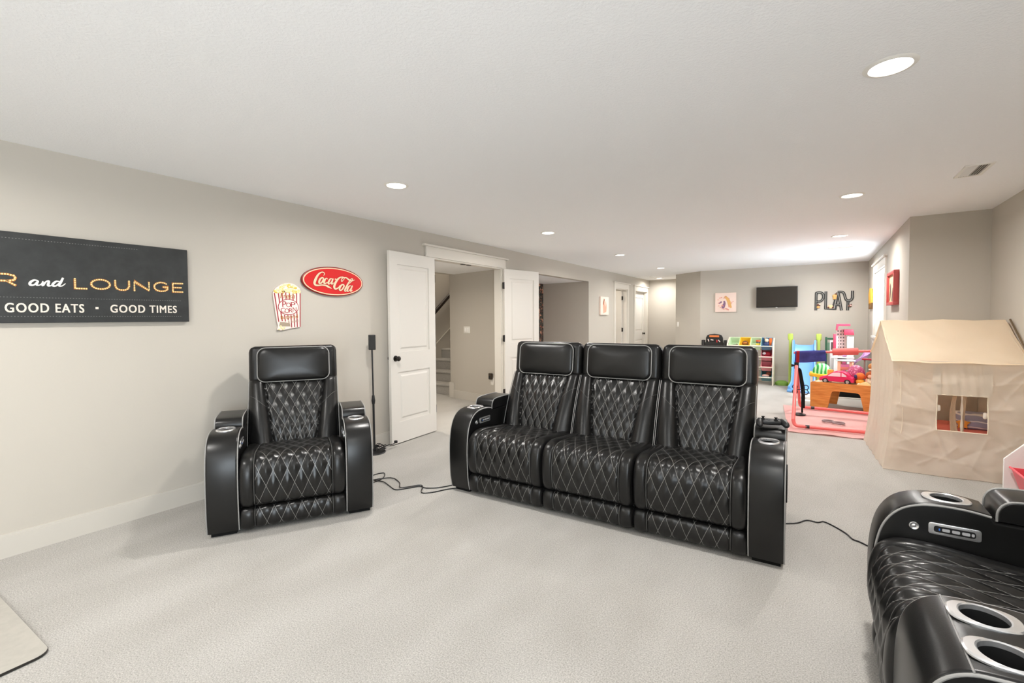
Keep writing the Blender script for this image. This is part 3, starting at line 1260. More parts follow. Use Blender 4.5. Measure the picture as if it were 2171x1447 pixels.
def ring_mesh():
    bm = NB()
    n = 48
    prof = []
    for k in range(n):
        a = 2 * PI * k / n
        c, s = math.cos(a), math.sin(a)
        ro = (abs(c / 0.0565) ** 2.6 + abs(s / 0.0740) ** 2.6) ** (-1 / 2.6)
        prof.append((c, s, ro))
    levels = [lambda r: (r, -0.002), lambda r: (r, 0.002), lambda r: (r - 0.004, 0.0055), lambda r: (CUP_R + 0.0035, 0.0065), lambda r: (CUP_R, 0.004), lambda r: (CUP_R - 0.0005, -0.008)]
    R = [[bm.verts.new((c * f(ro)[0], s * f(ro)[0], f(ro)[1])) for c, s, ro in prof] for f in levels]
    for a, b in zip(R, R[1:]):
        for k in range(n):
            bm.faces.new((a[k], a[(k + 1) % n], b[(k + 1) % n], b[k]))
    return mesh_of('cup_holder', bm, 'chrome', 30)


RING_ME = ring_mesh()
AZ = 0.6475
ARM = arm_mesh(AW, 0.0, [(0, CUP_Y, AZ)])
CW, CDZ = 0.342, 0.045
CON = arm_mesh(CW, CDZ, [(-0.083, 0.155, AZ - CDZ), (0.083, 0.155, AZ - CDZ)])


def panel_meshes():
    # control panel on the inner side of an arm, in local (y forward->x, z) plane; local z = outwards
    bm = NB()
    prism(bm, rrect(0.150, 0.046, 0.010, 4), 0, 0.006, I4, 0.002, 2)
    a = mesh_of('control_panel', bm, 'chrome')
    bm = NB()
    prism(bm, rrect(0.118, 0.024, 0.008, 4), 0.005, 0.0068)
    b = mesh_of('panel_inset', bm, 'black')
    bm = NB()
    for c, w in ((-0.024, 0.022), (0.004, 0.022), (0.032, 0.022), (0.051, 0.008)):
        prism(bm, rrect(w, 0.011, 0.003, 3), 0.0065, 0.0085, T(c, 0, 0))
    prism(bm, rrect(0.004, 0.008, 0.001, 2), 0.0065, 0.0085, T(-0.043, 0, 0), mi=1)
    c = mesh_of('panel_buttons', bm, [col('button_silver', 196, 196, 198, 0.4), col('blue_led', 60, 120, 220, 0.4)])
    bm = NB()
    lathe(bm, [(0, 0.007), (0.006, 0.006), (0.0075, 0.0045), (0.0135, 0.007), (0.0155, 0.005), (0.0155, 0), (0, 0)], 24)
    d = mesh_of('round_button', bm, 'chrome')
    return a, b, c, d


PANEL = panel_meshes()


def add_arm(root, x, inner, parts=ARM, cups=((0, CUP_Y, AZ),), w=AW, dz=0.0, panel=True, name='arm'):
    a = put(name, parts[0], root, (x, 0, 0))
    kids(parts[1], a, 'piping', 'light grey piping')
    for cx, cy, cz in cups:
        put('cup_holder', RING_ME, a, (cx, cy, cz))['label'] = 'silver ringed cup holder'
    ld = put('armrest_lid', parts[2], root, (x, 0, 0))
    kids(parts[3], ld, 'piping', 'light grey piping')
    for m in parts[4]:
        put('foot', m, root, (x, 0, 0))
    if panel:
        m = frame((inner * (w / 2 - 0.0005), 0.235, 0.552 - dz), (0, inner, 0), (0, 0, 1))
        p = put('control_panel', PANEL[0], a)
        p.matrix_local = m
        p['label'] = 'silver control panel with buttons'
        put('panel_inset', PANEL[1], root).matrix_local = Matrix.Translation((x, 0, 0)) @ m
        put('panel_buttons', PANEL[2], root).matrix_local = Matrix.Translation((x, 0, 0)) @ m
        rb = put('round_button', PANEL[3], a)
        rb.matrix_local = frame((inner * (w / 2 - 0.0005), 0.118, 0.548 - dz), (0, inner, 0), (0, 0, 1))


rec = thing('recliner_armchair', 'black quilted leather recliner armchair beside the left wall under the popcorn sign', 'armchair', (-2.900, 1.695, 0), math.radians(58.4))
recliner_unit(rec, 0)
add_arm(rec, -(SW + AW) / 2, 1)
add_arm(rec, (SW + AW) / 2, -1)

sofa = thing('recliner_sofa', 'black quilted leather three-seat recliner sofa in the middle of the room', 'sofa', (-1.290, 2.790, 0), math.radians(2.1))
for k in (-1, 0, 1):
    recliner_unit(sofa, k * SW)
add_arm(sofa, -1.5 * SW - AW / 2, 1)
add_arm(sofa, 1.5 * SW + AW / 2, -1)
bm = NB()
ol = rrect(0.20, 0.20, 0.06, 6)
prism(bm, ol, 0, 0.004, frame((1.5 * SW + AW - 0.0005, 0.40, 0.36), (0, 1, 0), (0, 0, 1)))
tube(bm, [(1.5 * SW + AW + 0.003, 0.40 + x, 0.36 + y) for x, y in ol], 0.004, closed=True)
obj('side_pocket', bm, 'black_matt', sofa)['label'] = 'dark pocket in the outer side of the arm'

love = thing('recliner_loveseat', 'black quilted leather loveseat with cup holder console, cut off at the lower right', 'loveseat', (0.213, 1.547, 0), math.radians(-90))
half = (2 * SW + CW) / 2
recliner_unit(love, -half + SW / 2)
recliner_unit(love, half - SW / 2)
add_arm(love, -half - AW / 2, 1)
add_arm(love, half + AW / 2, -1)
add_arm(love, 0, 1, CON, ((-0.083, 0.155, AZ - CDZ), (0.083, 0.155, AZ - CDZ)), CW, CDZ, False, 'console')

# game controller on the right arm of the sofa
gc = thing('game_controller', 'black game controller lying on the right arm of the sofa', 'game controller', (-0.228, 3.205, 0.7035), math.radians(18))
bm = NB()
rbox(bm, -0.055, 0.055, -0.030, 0.032, 0.016, 0.046, 0.012, 4)
for s in (-1, 1):
    tube(bm, catmull([(s * 0.040, 0.020, 0.034), (s * 0.062, 0.0, 0.033), (s * 0.072, -0.035, 0.026), (s * 0.070, -0.066, 0.018)], 5), [0.017] * 4 + [0.020] * 4 + [0.019] * 3 + [0.017] * 2 + [0.013, 0.011, 0.006], n=12)
obj('controller_body', bm, 'black', gc, angle=60)
for x, y in ((-0.043, 0.006), (0.022, -0.018)):
    bm = NB()
    lathe(bm, [(0, 0.045), (0.013, 0.045), (0.010, 0.049), (0.006, 0.052), (0.006, 0.058), (0.010, 0.060), (0.010, 0.063), (0, 0.062)], 16, T(x, y, 0))
    obj('thumbstick', bm, 'black_matt', gc)
bm = NB()
for k in range(4):
    a = PI / 2 * k
    cyl(bm, 0.0055, 0.044, 0.049, 12, T(0.045 + 0.012 * math.cos(a), 0.008 + 0.012 * math.sin(a), 0), 0 if k % 2 else 1)
obj('action_buttons', bm, [col('button_grey', 70, 70, 74), col('button_pale', 120, 120, 126)], gc)
bm = NB()
rbox(bm, -0.030, -0.010, -0.0215, -0.0145, 0.045, 0.049, 0.001, 1)
rbox(bm, -0.0235, -0.0165, -0.028, -0.008, 0.045, 0.049, 0.001, 1)
obj('direction_pad', bm, col('button_grey', 70, 70, 74), gc)
for s in (-1, 1):
    bm = NB()
    rbox(bm, s * 0.045 - 0.016, s * 0.045 + 0.016, 0.028, 0.042, 0.022, 0.042, 0.006, 3)
    obj('shoulder_button', bm, 'black', gc)

# ------------------------------------------------------------------ things on the walls
WL = lambda y, z, off=0.0: frame((XL + off, y, z), (0, 1, 0), (0, 0, 1))       # left wall: local x along +y, z out


def WF(x, z, off=0.0):
    return frame((x, 11.09 - off, z), (1, 0, 0), (0, 0, 1))                      # far wall


# bar and lounge canvas
sg = thing('bar_sign', 'long charcoal canvas sign reading R and LOUNGE, good eats, good times', 'sign', (XL, 0.74, 1.377))
sgi = Matrix.Translation((-XL, -0.74, -1.377))
slate = mat('charcoal_canvas', (0.034, 0.036, 0.036, 1), 0.8, noise=(14, 0.18))
bm = NB()
rbox(bm, XL + 0.001, XL + 0.034, -0.02, 1.494, 1.377, 1.911, 0.003, 2, sgi)
obj('canvas', bm, slate, sg)
SF = sgi @ WL(0, 0, 0.034)
cream = mat('cream_print', srgb(222, 214, 202), 0.8, noise=(120, 0.12))
bm = NB()
for k, (dx, dy) in enumerate(((0, 0), (0.0028, 0), (0, 0.0016), (0.0028, 0.0016))):
    text(bm, 'GOOD EATS', 0.343, 0.0545, SF @ Matrix.Translation((0.560 + dx, 1.439 + dy, 0)), 0.0010 + 0.00012 * k, spacing=1.15)
    text(bm, 'GOOD TIMES', 0.377, 0.0520, SF @ Matrix.Translation((1.036 + dx, 1.441 + dy, 0)), 0.0010 + 0.00012 * k, spacing=1.15)
box(bm, 0.961, 0.976, 1.463, 1.477, 0, 0.0012, SF)
obj('slogan_lettering', bm, cream, sg, smooth=False)
bm = NB()
for pts in ([(0.700, 1.632, .003), (0.684, 1.634, .005), (0.668, 1.619, .006), (0.668, 1.605, .006), (0.684, 1.606, .004), (0.702, 1.630, .004), (0.694, 1.607, .005), (0.708, 1.606, .003), (0.722, 1.622, .003)],
            [(0.722, 1.630, .003), (0.720, 1.604, .006), (0.734, 1.626, .004), (0.748, 1.632, .005), (0.744, 1.606, .006), (0.756, 1.605, .003), (0.772, 1.620, .003)],
            [(0.796, 1.632, .003), (0.780, 1.632, .005), (0.766, 1.616, .006), (0.766, 1.605, .006), (0.780, 1.606, .004), (0.800, 1.630, .004)],
            [(0.812, 1.657, .005), (0.800, 1.626, .006), (0.792, 1.607, .005), (0.806, 1.606, .003), (0.822, 1.622, .002)]):
    stroke(bm, pts, 0, 0.0013, SF, 5)
obj('script_lettering', bm, col('white_print', 240, 236, 226, 0.7), sg, smooth=False)
MARQ = {
    'R': [[(0.520, 1.594), (0.520, 1.662), (0.575, 1.662), (0.602, 1.655), (0.608, 1.642), (0.602, 1.629), (0.575, 1.623), (0.525, 1.623)], [(0.575, 1.621), (0.610, 1.596)]],
    'L': [[(0.866, 1.655), (0.866, 1.594), (0.925, 1.594)]],
    'O': [[(0.991 + 0.047 * math.cos(a), 1.6265 + 0.031 * math.sin(a)) for a in [2 * PI * k / 24 for k in range(25)]]],
    'U': [[(1.066, 1.657), (1.066, 1.622), (1.073, 1.604), (1.090, 1.595), (1.116, 1.595), (1.133, 1.604), (1.140, 1.622), (1.140, 1.659)]],
    'N': [[(1.169, 1.594), (1.169, 1.657), (1.252, 1.598), (1.252, 1.661)]],
    'G': [[(1.355, 1.650), (1.340, 1.658), (1.318, 1.660), (1.295, 1.651), (1.283, 1.636), (1.283, 1.620), (1.294, 1.604), (1.318, 1.596), (1.344, 1.599), (1.362, 1.611), (1.362, 1.627), (1.330, 1.627)]],
    'E': [[(1.457, 1.659), (1.395, 1.657), (1.395, 1.596), (1.458, 1.597)], [(1.400, 1.627), (1.448, 1.628)]],
}
bm = NB()
bb = NB()
for ls in MARQ.values():
    for pl in ls:
        stroke(bm, [(x, y, 0.0062) for x, y in pl], 0, 0.0010, SF, 1)
        L = [Vector(p).to_3d() for p in pl]
        d, nxt = 0.0, 0.0
        for a, b in zip(L, L[1:]):
            seg = (b - a).length
            while nxt <= d + seg + 1e-6:
                q = a.lerp(b, (nxt - d) / max(seg, 1e-9))
                cyl(bb, 0.0046, 0.0006, 0.0022, 8, SF @ Matrix.Translation(q))
                nxt += 0.0115
            d += seg
obj('marquee_lettering', bm, col('amber_print', 176, 108, 44, 0.7), sg, smooth=False)
obj('marquee_bulbs', bb, col('warm_bulb_print', 255, 226, 160, 0.6), sg, smooth=False)
bm = NB()
for z0, z1, ya, yb in ((1.5255, 1.5300, 0.0, 1.45), (1.4134, 1.4147, 0.0, 1.45), (1.866, 1.8775, 0.0, 1.20)):
    n = int((yb - ya) / 0.0135)
    for k in range(n):
        y = ya + (yb - ya) * k / n
        z = z0 + (z1 - z0) * k / n
        box(bm, y, y + 0.006, z, z + 0.003, 0, 0.0008, SF)
obj('dotted_lines', bm, col('grey_print', 120, 120, 116, 0.8), sg, smooth=False)

# red oval sign with script lettering
COKE = {
 'C1': [(2.6233, 1.8068, 0.0028), (2.632, 1.8261, 0.0043), (2.6171, 1.8386, 0.005), (2.5895, 1.8314, 0.0064), (2.5632, 1.8084, 0.0093), (2.5394, 1.7699, 0.0121), (2.5252, 1.7322, 0.0121), (2.5341, 1.7132, 0.0093), (2.5636, 1.7099, 0.0071), (2.6039, 1.7159, 0.0064), (2.6454, 1.7133, 0.0078), (2.6697, 1.7034, 0.0093), (2.7048, 1.6876, 0.0021)],
 'C1b': [(2.6558, 1.7089, 0.0057), (2.6681, 1.6939, 0.0028)],
 'o1': [(2.6056, 1.7868, 0.0071), (2.5847, 1.7699, 0.0093), (2.5725, 1.7413, 0.0093), (2.5803, 1.7294, 0.0064), (2.6011, 1.74, 0.0071), (2.6189, 1.7691, 0.0085), (2.6158, 1.7844, 0.0064), (2.6056, 1.7868, 0.0057)],
 'c1': [(2.6643, 1.7753, 0.005), (2.6505, 1.7838, 0.005), (2.6327, 1.7638, 0.0093), (2.6251, 1.7384, 0.0093), (2.6389, 1.733, 0.0057), (2.6637, 1.747, 0.0036)],
 'a1': [(2.714, 1.7787, 0.005), (2.6999, 1.784, 0.005), (2.6817, 1.7639, 0.0093), (2.6704, 1.7349, 0.0085), (2.6845, 1.7326, 0.005), (2.7099, 1.7562, 0.005), (2.7249, 1.7858, 0.0057), (2.7098, 1.7499, 0.0085), (2.7093, 1.7309, 0.0064), (2.7312, 1.7449, 0.0028)],
 'dot': [(2.7443, 1.7807, 0.0064), (2.7588, 1.7817, 0.0064)],
 'C2': [(2.8345, 1.7707, 0.0036), (2.8194, 1.7633, 0.0043), (2.8176, 1.7793, 0.0043), (2.8314, 1.7996, 0.0057), (2.848, 1.8027, 0.0043), (2.8476, 1.7878, 0.0036), (2.827, 1.767, 0.0036)],
 'C2b': [(2.8406, 1.81, 0.0043), (2.8017, 1.8008, 0.0071), (2.7681, 1.7728, 0.0107), (2.7432, 1.7329, 0.0121), (2.7352, 1.7006, 0.0114), (2.7515, 1.6855, 0.0078), (2.7848, 1.7032, 0.005), (2.797, 1.7232, 0.0036)],
 'C2c': [(2.848, 1.804, 0.0043), (2.8767, 1.8022, 0.0071), (2.903, 1.787, 0.0085), (2.9337, 1.7772, 0.0071), (2.9769, 1.7899, 0.0021)],
 'o2': [(2.83, 1.7348, 0.0064), (2.8073, 1.7173, 0.0093), (2.7933, 1.6876, 0.0093), (2.8026, 1.6751, 0.0064), (2.8251, 1.6859, 0.0071), (2.8445, 1.7161, 0.0085), (2.8411, 1.7322, 0.0064), (2.83, 1.7348, 0.0057)],
 'l': [(2.9099, 1.7493, 0.0036), (2.9335, 1.7705, 0.0043), (2.9495, 1.7914, 0.005), (2.938, 1.7986, 0.0043), (2.9143, 1.7759, 0.0057), (2.8826, 1.7281, 0.0093), (2.855, 1.6809, 0.0093), (2.8623, 1.6682, 0.0057), (2.8815, 1.6789, 0.0028)],
 'a2': [(2.9286, 1.7241, 0.005), (2.9132, 1.7265, 0.005), (2.8936, 1.7057, 0.0093), (2.8815, 1.6757, 0.0085), (2.8951, 1.6697, 0.005), (2.9218, 1.694, 0.005), (2.9442, 1.7283, 0.0057), (2.9263, 1.691, 0.0085), (2.9235, 1.6697, 0.0064), (2.9448, 1.6853, 0.0028)],
}
cs = thing('oval_sign', 'red oval sign with cream script lettering and cream ring on the left wall', 'sign', (XL, 2.745, 1.757))
ci = cs.matrix_basis.inverted()
ci = Matrix.Translation((-XL, -2.745, -1.757))
el = lambda a, b: [(a * math.cos(2 * PI * k / 72), b * math.sin(2 * PI * k / 72)) for k in range(72)]
bm = NB()
prism(bm, el(0.338, 0.142), 0.001, 0.026, ci @ WL(2.745, 1.757), 0.004, 2)
obj('sign_board', bm, col('dark_red', 128, 26, 22, 0.35), cs)
bm = NB()
prism(bm, el(0.328, 0.132), 0.025, 0.028, ci @ WL(2.745, 1.757), 0.001, 1)
obj('sign_rim', bm, col('sign_cream', 246, 205, 172, 0.45), cs)['label'] = 'cream ring'
bm = NB()
prism(bm, el(0.317, 0.122), 0.027, 0.0295, ci @ WL(2.745, 1.757), 0.001, 1)
obj('sign_face', bm, col('sign_red', 205, 30, 32, 0.35), cs)
bm = NB()
for st_ in COKE.values():
    stroke(bm, [(y + 0.004, z, w * 0.96) for y, z, w in st_], 0.029, 0.0325, ci @ WL(0, 0), 6)
obj('script_lettering', bm, col('sign_cream', 246, 205, 172, 0.45), cs)
bm = NB()
for st_ in COKE.values():
    stroke(bm, [(y + 0.004, z, w + 0.0028) for y, z, w in st_], 0.029, 0.0302, ci @ WL(0, 0), 6)
obj('lettering_outline', bm, col('dark_red', 128, 26, 22, 0.35), cs)

# popcorn box sign
pp = thing('popcorn_sign', 'cut-out popcorn box sign, red and white stripes, above the armchair', 'sign', (XL, 2.28, 1.30))
pi_ = Matrix.Translation((-XL, -2.28, -1.30))
POP_OUT = [(2.1426, 1.6215), (2.1553, 1.6493), (2.1749, 1.6708), (2.2033, 1.6896), (2.2248, 1.7012), (2.25, 1.7113), (2.2862, 1.716), (2.3228, 1.714), (2.3485, 1.7031), (2.3706, 1.6902), (2.3929, 1.6717), (2.4018, 1.6471), (2.3966, 1.4782), (2.3914, 1.3219), (2.3354, 1.3122), (2.2909, 1.3079), (2.2472, 1.2983), (2.2042, 1.2924), (2.1728, 1.3001), (2.1842, 1.3377), (2.1745, 1.3689), (2.1628, 1.4581)]
bm = NB()
prism(bm, POP_OUT[::-1], 0.004, 0.016, pi_ @ WL(0, 0), 0.002, 1)
obj('sign_board', bm, col('popcorn_white', 250, 228, 220, 0.45), pp)
bm = NB()
for (a, b) in [((2.1547, 1.622), (2.1885, 1.3687)), ((2.1895, 1.627), (2.2114, 1.4413)), ((2.223, 1.6267), (2.2267, 1.5593)), ((2.257, 1.6299), (2.2591, 1.5673)), ((2.2914, 1.6315), (2.2917, 1.5683)), ((2.3264, 1.6365), (2.3247, 1.5622)), ((2.36, 1.638), (2.3587, 1.5348)), ((2.394, 1.6396), (2.3864, 1.322)), ((2.2098, 1.4482), (2.2204, 1.3754)), ((2.2414, 1.431), (2.2489, 1.3717)), ((2.272, 1.4276), (2.2746, 1.3855)), ((2.3012, 1.4277), (2.3059, 1.3182)), ((2.329, 1.4348), (2.3337, 1.3212)), ((2.3584, 1.4599), (2.3588, 1.3207))]:
    stroke(bm, [(*a, 0.0048), (*b, 0.0040)], 0.0155, 0.0168, pi_ @ WL(0, 0), 1)
obj('stripes', bm, col('popcorn_red', 158, 36, 46, 0.45), pp, smooth=False)
random.seed(5)
bm = NB()
for k in range(95):
    u = random.random()
    y = 2.155 + 0.235 * u
    top = 1.715 - 0.075 * abs((y - 2.283) / 0.12) ** 2.2
    z = random.uniform(1.628, max(1.64, top - 0.010))
    ball(bm, (y, z, 0.016), random.uniform(0.008, 0.014), random.uniform(0.007, 0.012), 0.005, 8, pi_ @ WL(0, 0), mi=0 if random.random() < 0.68 else (1 if random.random() < 0.93 else 2))
for y, z in ((2.19, 1.303), (2.212, 1.315), (2.225, 1.303), (2.205, 1.330), (2.238, 1.318)):
    ball(bm, (y, z, 0.017), 0.011, 0.009, 0.004, 8, pi_ @ WL(0, 0))
obj('popcorn_heap', bm, [col('popcorn_pale', 240, 228, 178, 0.6), col('popcorn_butter', 228, 202, 96, 0.6), col('popcorn_brown', 120, 84, 50, 0.6)], pp)
bm = NB()
oc = pi_ @ WL(2.280, 1.5010)
prism(bm, el(0.0965, 0.0715), 0.0165, 0.0178, oc)
obj('oval_ring', bm, col('popcorn_red', 158, 36, 46, 0.45), pp, smooth=False)
bm = NB()
prism(bm, el(0.0905, 0.0655), 0.0175, 0.0184, oc)
obj('oval_face', bm, col('popcorn_white', 250, 228, 220, 0.45), pp, smooth=False)
bm = NB()
for s, y, z, w, h in (('P', 2.222, 1.501, 0.038, 0.050), ('O', 2.258, 1.500, 0.042, 0.040), ('P', 2.300, 1.500, 0.044, 0.046), ('C', 2.207, 1.452, 0.038, 0.042), ('O', 2.243, 1.446, 0.040, 0.042), ('R', 2.283, 1.452, 0.034, 0.040), ('N', 2.318, 1.460, 0.034, 0.040)):
    text(bm, s, w, h, pi_ @ WL(y, z, 0.0183), 0.0010)
obj('popcorn_lettering', bm, col('popcorn_red', 158, 36, 46, 0.45), pp, smooth=False)
bm = NB()
text(bm, 'Fresh', 0.134, 0.046, pi_ @ WL(2.207, 1.578, 0.0165), 0.0012, shear=0.15)
text(bm, 'Buttered', 0.160, 0.032, pi_ @ WL(2.208, 1.391, 0.0165) @ Matrix.Rotation(0.09, 4, 'Z'), 0.0012)
obj('gold_lettering', bm, col('gold_print', 172, 122, 52, 0.5), pp, smooth=False)
bm = NB()
text(bm, '& Salted', 0.098, 0.024, pi_ @ WL(2.272, 1.358, 0.0165) @ Matrix.Rotation(0.09, 4, 'Z'), 0.0012)
prism(bm, [(2.190, 1.329), (2.293, 1.327), (2.290, 1.356), (2.240, 1.366), (2.199, 1.368)], 0.0160, 0.0172, pi_ @ WL(0, 0))
obj('ticket_print', bm, col('ticket_grey', 168, 152, 132, 0.6), pp, smooth=False)

# prints and pictures
def canvas(name, mx, w, h, d, face, label, blobs, edge=None):
    t = thing(name, label, 'picture')
    t.matrix_world = mx
    bm = NB()
    rbox(bm, -w / 2, w / 2, -h / 2, h / 2, 0.001, d, 0.003, 2)
    obj('canvas', bm, face, t)
    lift = 0.0006
    for nm, shapes, m in blobs:
        bm = NB()
        for sh in shapes:
            lift += 0.0004
            stroke(bm, sh, d - 0.003, d + lift, I4, 5)
        obj(nm, bm, m, t, smooth=False)
    return t


random.seed(3)


def flowers(cx, cy, R, n, s):
    out = []
    for k in range(n):
        a = random.uniform(0, 2 * PI)
        r = R * random.uniform(0.55, 1)
        x, y = cx + r * math.cos(a), cy + r * math.sin(a)
        out.append([(x - s, y, s * 0.3), (x, y + s * 0.4, s * 0.6), (x + s, y, s * 0.3)])
    return out


canvas('canvas_print', WF(-1.692, 1.715), 0.425, 0.425, 0.035, col('blush_canvas', 240, 216, 204, 0.8),
       'square pale pink canvas with a golden swirl, left of the television',
       [('golden_swirl', [[(-0.02, 0.13, .02), (0.035, 0.08, .03), (0.07, 0.0, .034), (0.09, -0.08, .03), (0.12, -0.12, .012)]], col('print_gold', 226, 176, 106, 0.8)),
        ('violet_shapes', [[(-0.03, 0.03, .018), (-0.02, -0.02, .022), (-0.045, -0.09, .035), (-0.06, -0.13, .02)], [(-0.14, -0.02, .012), (-0.10, 0.0, .018), (-0.08, 0.02, .01)]], col('print_violet', 132, 100, 130, 0.8)),
        ('rose_shapes', flowers(0, 0.0, 0.165, 26, 0.013) + [[(0.0, -0.13, .014), (0.03, -0.15, .016), (0.07, -0.17, .01)]], col('print_rose', 226, 160, 146, 0.8))])
canvas('canvas_print', WL(9.545, 1.655), 0.46, 0.40, 0.04, col('blush_canvas_pale', 244, 226, 214, 0.8),
       'pale canvas with a coral brush figure on the left wall before the open cream door',
       [('coral_brush', [[(-0.02, 0.15, .02), (-0.06, 0.05, .05), (-0.03, -0.05, .07), (-0.01, -0.15, .08)], [(0.05, 0.1, .01), (0.07, -0.02, .03), (0.05, -0.12, .03)]], col('print_coral', 230, 172, 148, 0.8)),
        ('brown_brush', [[(-0.03, 0.15, .02), (-0.075, 0.07, .025), (-0.09, 0.02, .012)]], col('print_brown', 168, 110, 84, 0.8))])
# red framed picture and yellow hanging on the right wall (they face -x)
WR = lambda y, z: frame((0.814, y, z), (0, -1, 0), (0, 0, 1))
rp = thing('framed_picture', 'red framed picture on the right wall between window and tent', 'picture')
rp.matrix_world = WR(7.45, 1.73)
bm = NB()
w, h = 0.66, 0.42
for a, b, c, d in ((-w / 2, w / 2, h / 2 - 0.04, h / 2), (-w / 2, w / 2, -h / 2, -h / 2 + 0.04), (-w / 2, -w / 2 + 0.04, -h / 2 + 0.04, h / 2 - 0.04), (w / 2 - 0.04, w / 2, -h / 2 + 0.04, h / 2 - 0.04)):
    rbox(bm, a, b, c, d, 0.001, 0.055, 0.003, 2)
obj('picture_frame', bm, col('frame_red', 178, 74, 72, 0.45), rp)
bm = NB()
box(bm, -w / 2 + 0.03, w / 2 - 0.03, -h / 2 + 0.03, h / 2 - 0.03, 0.002, 0.03)
obj('picture_sheet', bm, col('sheet_cream', 226, 190, 150, 0.7), rp, smooth=False)
bm = NB()
for sh in ([(-0.22, -0.15, .03), (-0.16, -0.02, .05), (-0.20, 0.06, .03)], [(0.0, -0.16, .05), (0.02, -0.08, .04), (0.06, 0.0, .02)]):
    stroke(bm, sh, 0.0298, 0.031, I4, 5)
obj('picture_shapes', bm, col('picture_dark', 92, 66, 64, 0.7), rp, smooth=False)
bm = NB()
for sh in ([(0.12, -0.15, .04), (0.16, -0.05, .05), (0.20, 0.06, .03)], ):
    stroke(bm, sh, 0.0298, 0.031, I4, 5)
obj('picture_highlight', bm, col('picture_orange', 232, 150, 78, 0.7), rp, smooth=False)
yh = thing('wall_hanging', 'tall yellow wall hanging between the far corner and the window', 'wall decoration')
yh.matrix_world = WR(10.36, 1.70)
bm = NB()
prism(bm, [(-0.30, 0.10), (-0.12, 0.19), (0.12, 0.17), (0.24, 0.05), (0.26, -0.08), (0.05, -0.12), (-0.22, -0.10), (-0.30, 0.0)], 0.001, 0.03, I4, 0.006, 2)
obj('yellow_panel', bm, col('hang_yellow', 226, 166, 54, 0.7), yh)
bm = NB()
for x in (-0.20, -0.06, 0.08, 0.2):
    prism(bm, [(x - 0.05, -0.08), (x + 0.05, -0.08), (x + 0.04, -0.19), (x - 0.04, -0.19)], 0.004, 0.03, I4, 0.006, 2)
obj('tassels', bm, col('hang_brown', 120, 88, 50, 0.7), yh)

# television
tv = thing('television', 'black flat television on the far wall', 'television')
tv.matrix_world = WF(-0.706, 1.798)
bm = NB()
rbox(bm, -0.375, 0.375, -0.215, 0.215, 0.06, 0.10, 0.006, 2)
obj('screen_bezel', bm, col('tv_black', 22, 20, 18, 0.35), tv)
bm = NB()
box(bm, -0.362, 0.362, -0.196, 0.204, 0.0995, 0.101)
obj('screen', bm, col('tv_screen', 44, 38, 32, 0.18), tv, smooth=False)
bm = NB()
box(bm, -0.12, 0.12, -0.12, 0.12, 0.001, 0.062)
obj('wall_bracket', bm, 'black_matt', tv, smooth=False)
bm = NB()
rbox(bm, -0.016, 0.016, -0.226, -0.212, 0.085, 0.103, 0.003, 2)
obj('screen_badge', bm, 'chrome', tv)

# PLAY letters
PLAY = {
 'P': [(-0.0197, 1.5136), (-0.0162, 1.865), (0.0493, 1.8665), (0.0886, 1.8415), (0.1055, 1.786), (0.09, 1.7316), (0.058, 1.6933), (-0.014, 1.6874)],
 'L': [(0.143, 1.8863), (0.141, 1.5384), (0.2788, 1.5384), (0.3334, 1.8557)],
 'A1': [(0.344, 1.8553), (0.3989, 1.5067)],
 'A2': [(0.2968, 1.6131), (0.3787, 1.615)],
 'AY': [(0.3313, 1.8673), (0.4129, 1.8619), (0.4415, 1.8132), (0.458, 1.7436), (0.4771, 1.7047), (0.512, 1.6925), (0.5428, 1.7029), (0.5659, 1.7402), (0.57, 1.8847)],
 'Y': [(0.5008, 1.6887), (0.4953, 1.5051)],
}
pw = thing('play_sign', 'dark grey road-style letters spelling PLAY on the far wall', 'sign')
pw.matrix_world = WF(0, 0)
bm = NB()
bw = NB()
for k, pl in PLAY.items():
    d = 0.012 + 0.0004 * len(pl)
    sm = 6 if k in ('P', 'AY') else 1
    if k == 'P':
        pl = [pl[0], (-0.018, 1.69), (-0.017, 1.83), (-0.010, 1.862)] + pl[2:]
    if k == 'AY':
        pl = pl[:-1] + [(0.568, 1.80), pl[-1]]
    stroke(bm, pl, 0.001, d, I4, sm, w=0.0235)
    stroke(bw, pl, d - 0.001, d + 0.001, I4, sm, w=0.0032)
obj('road_letters', bm, col('road_grey', 52, 52, 50, 0.7), pw, smooth=False)
obj('white_centre_line', bw, col('road_line', 178, 176, 170, 0.7), pw, smooth=False)['label'] = 'pale centre line'
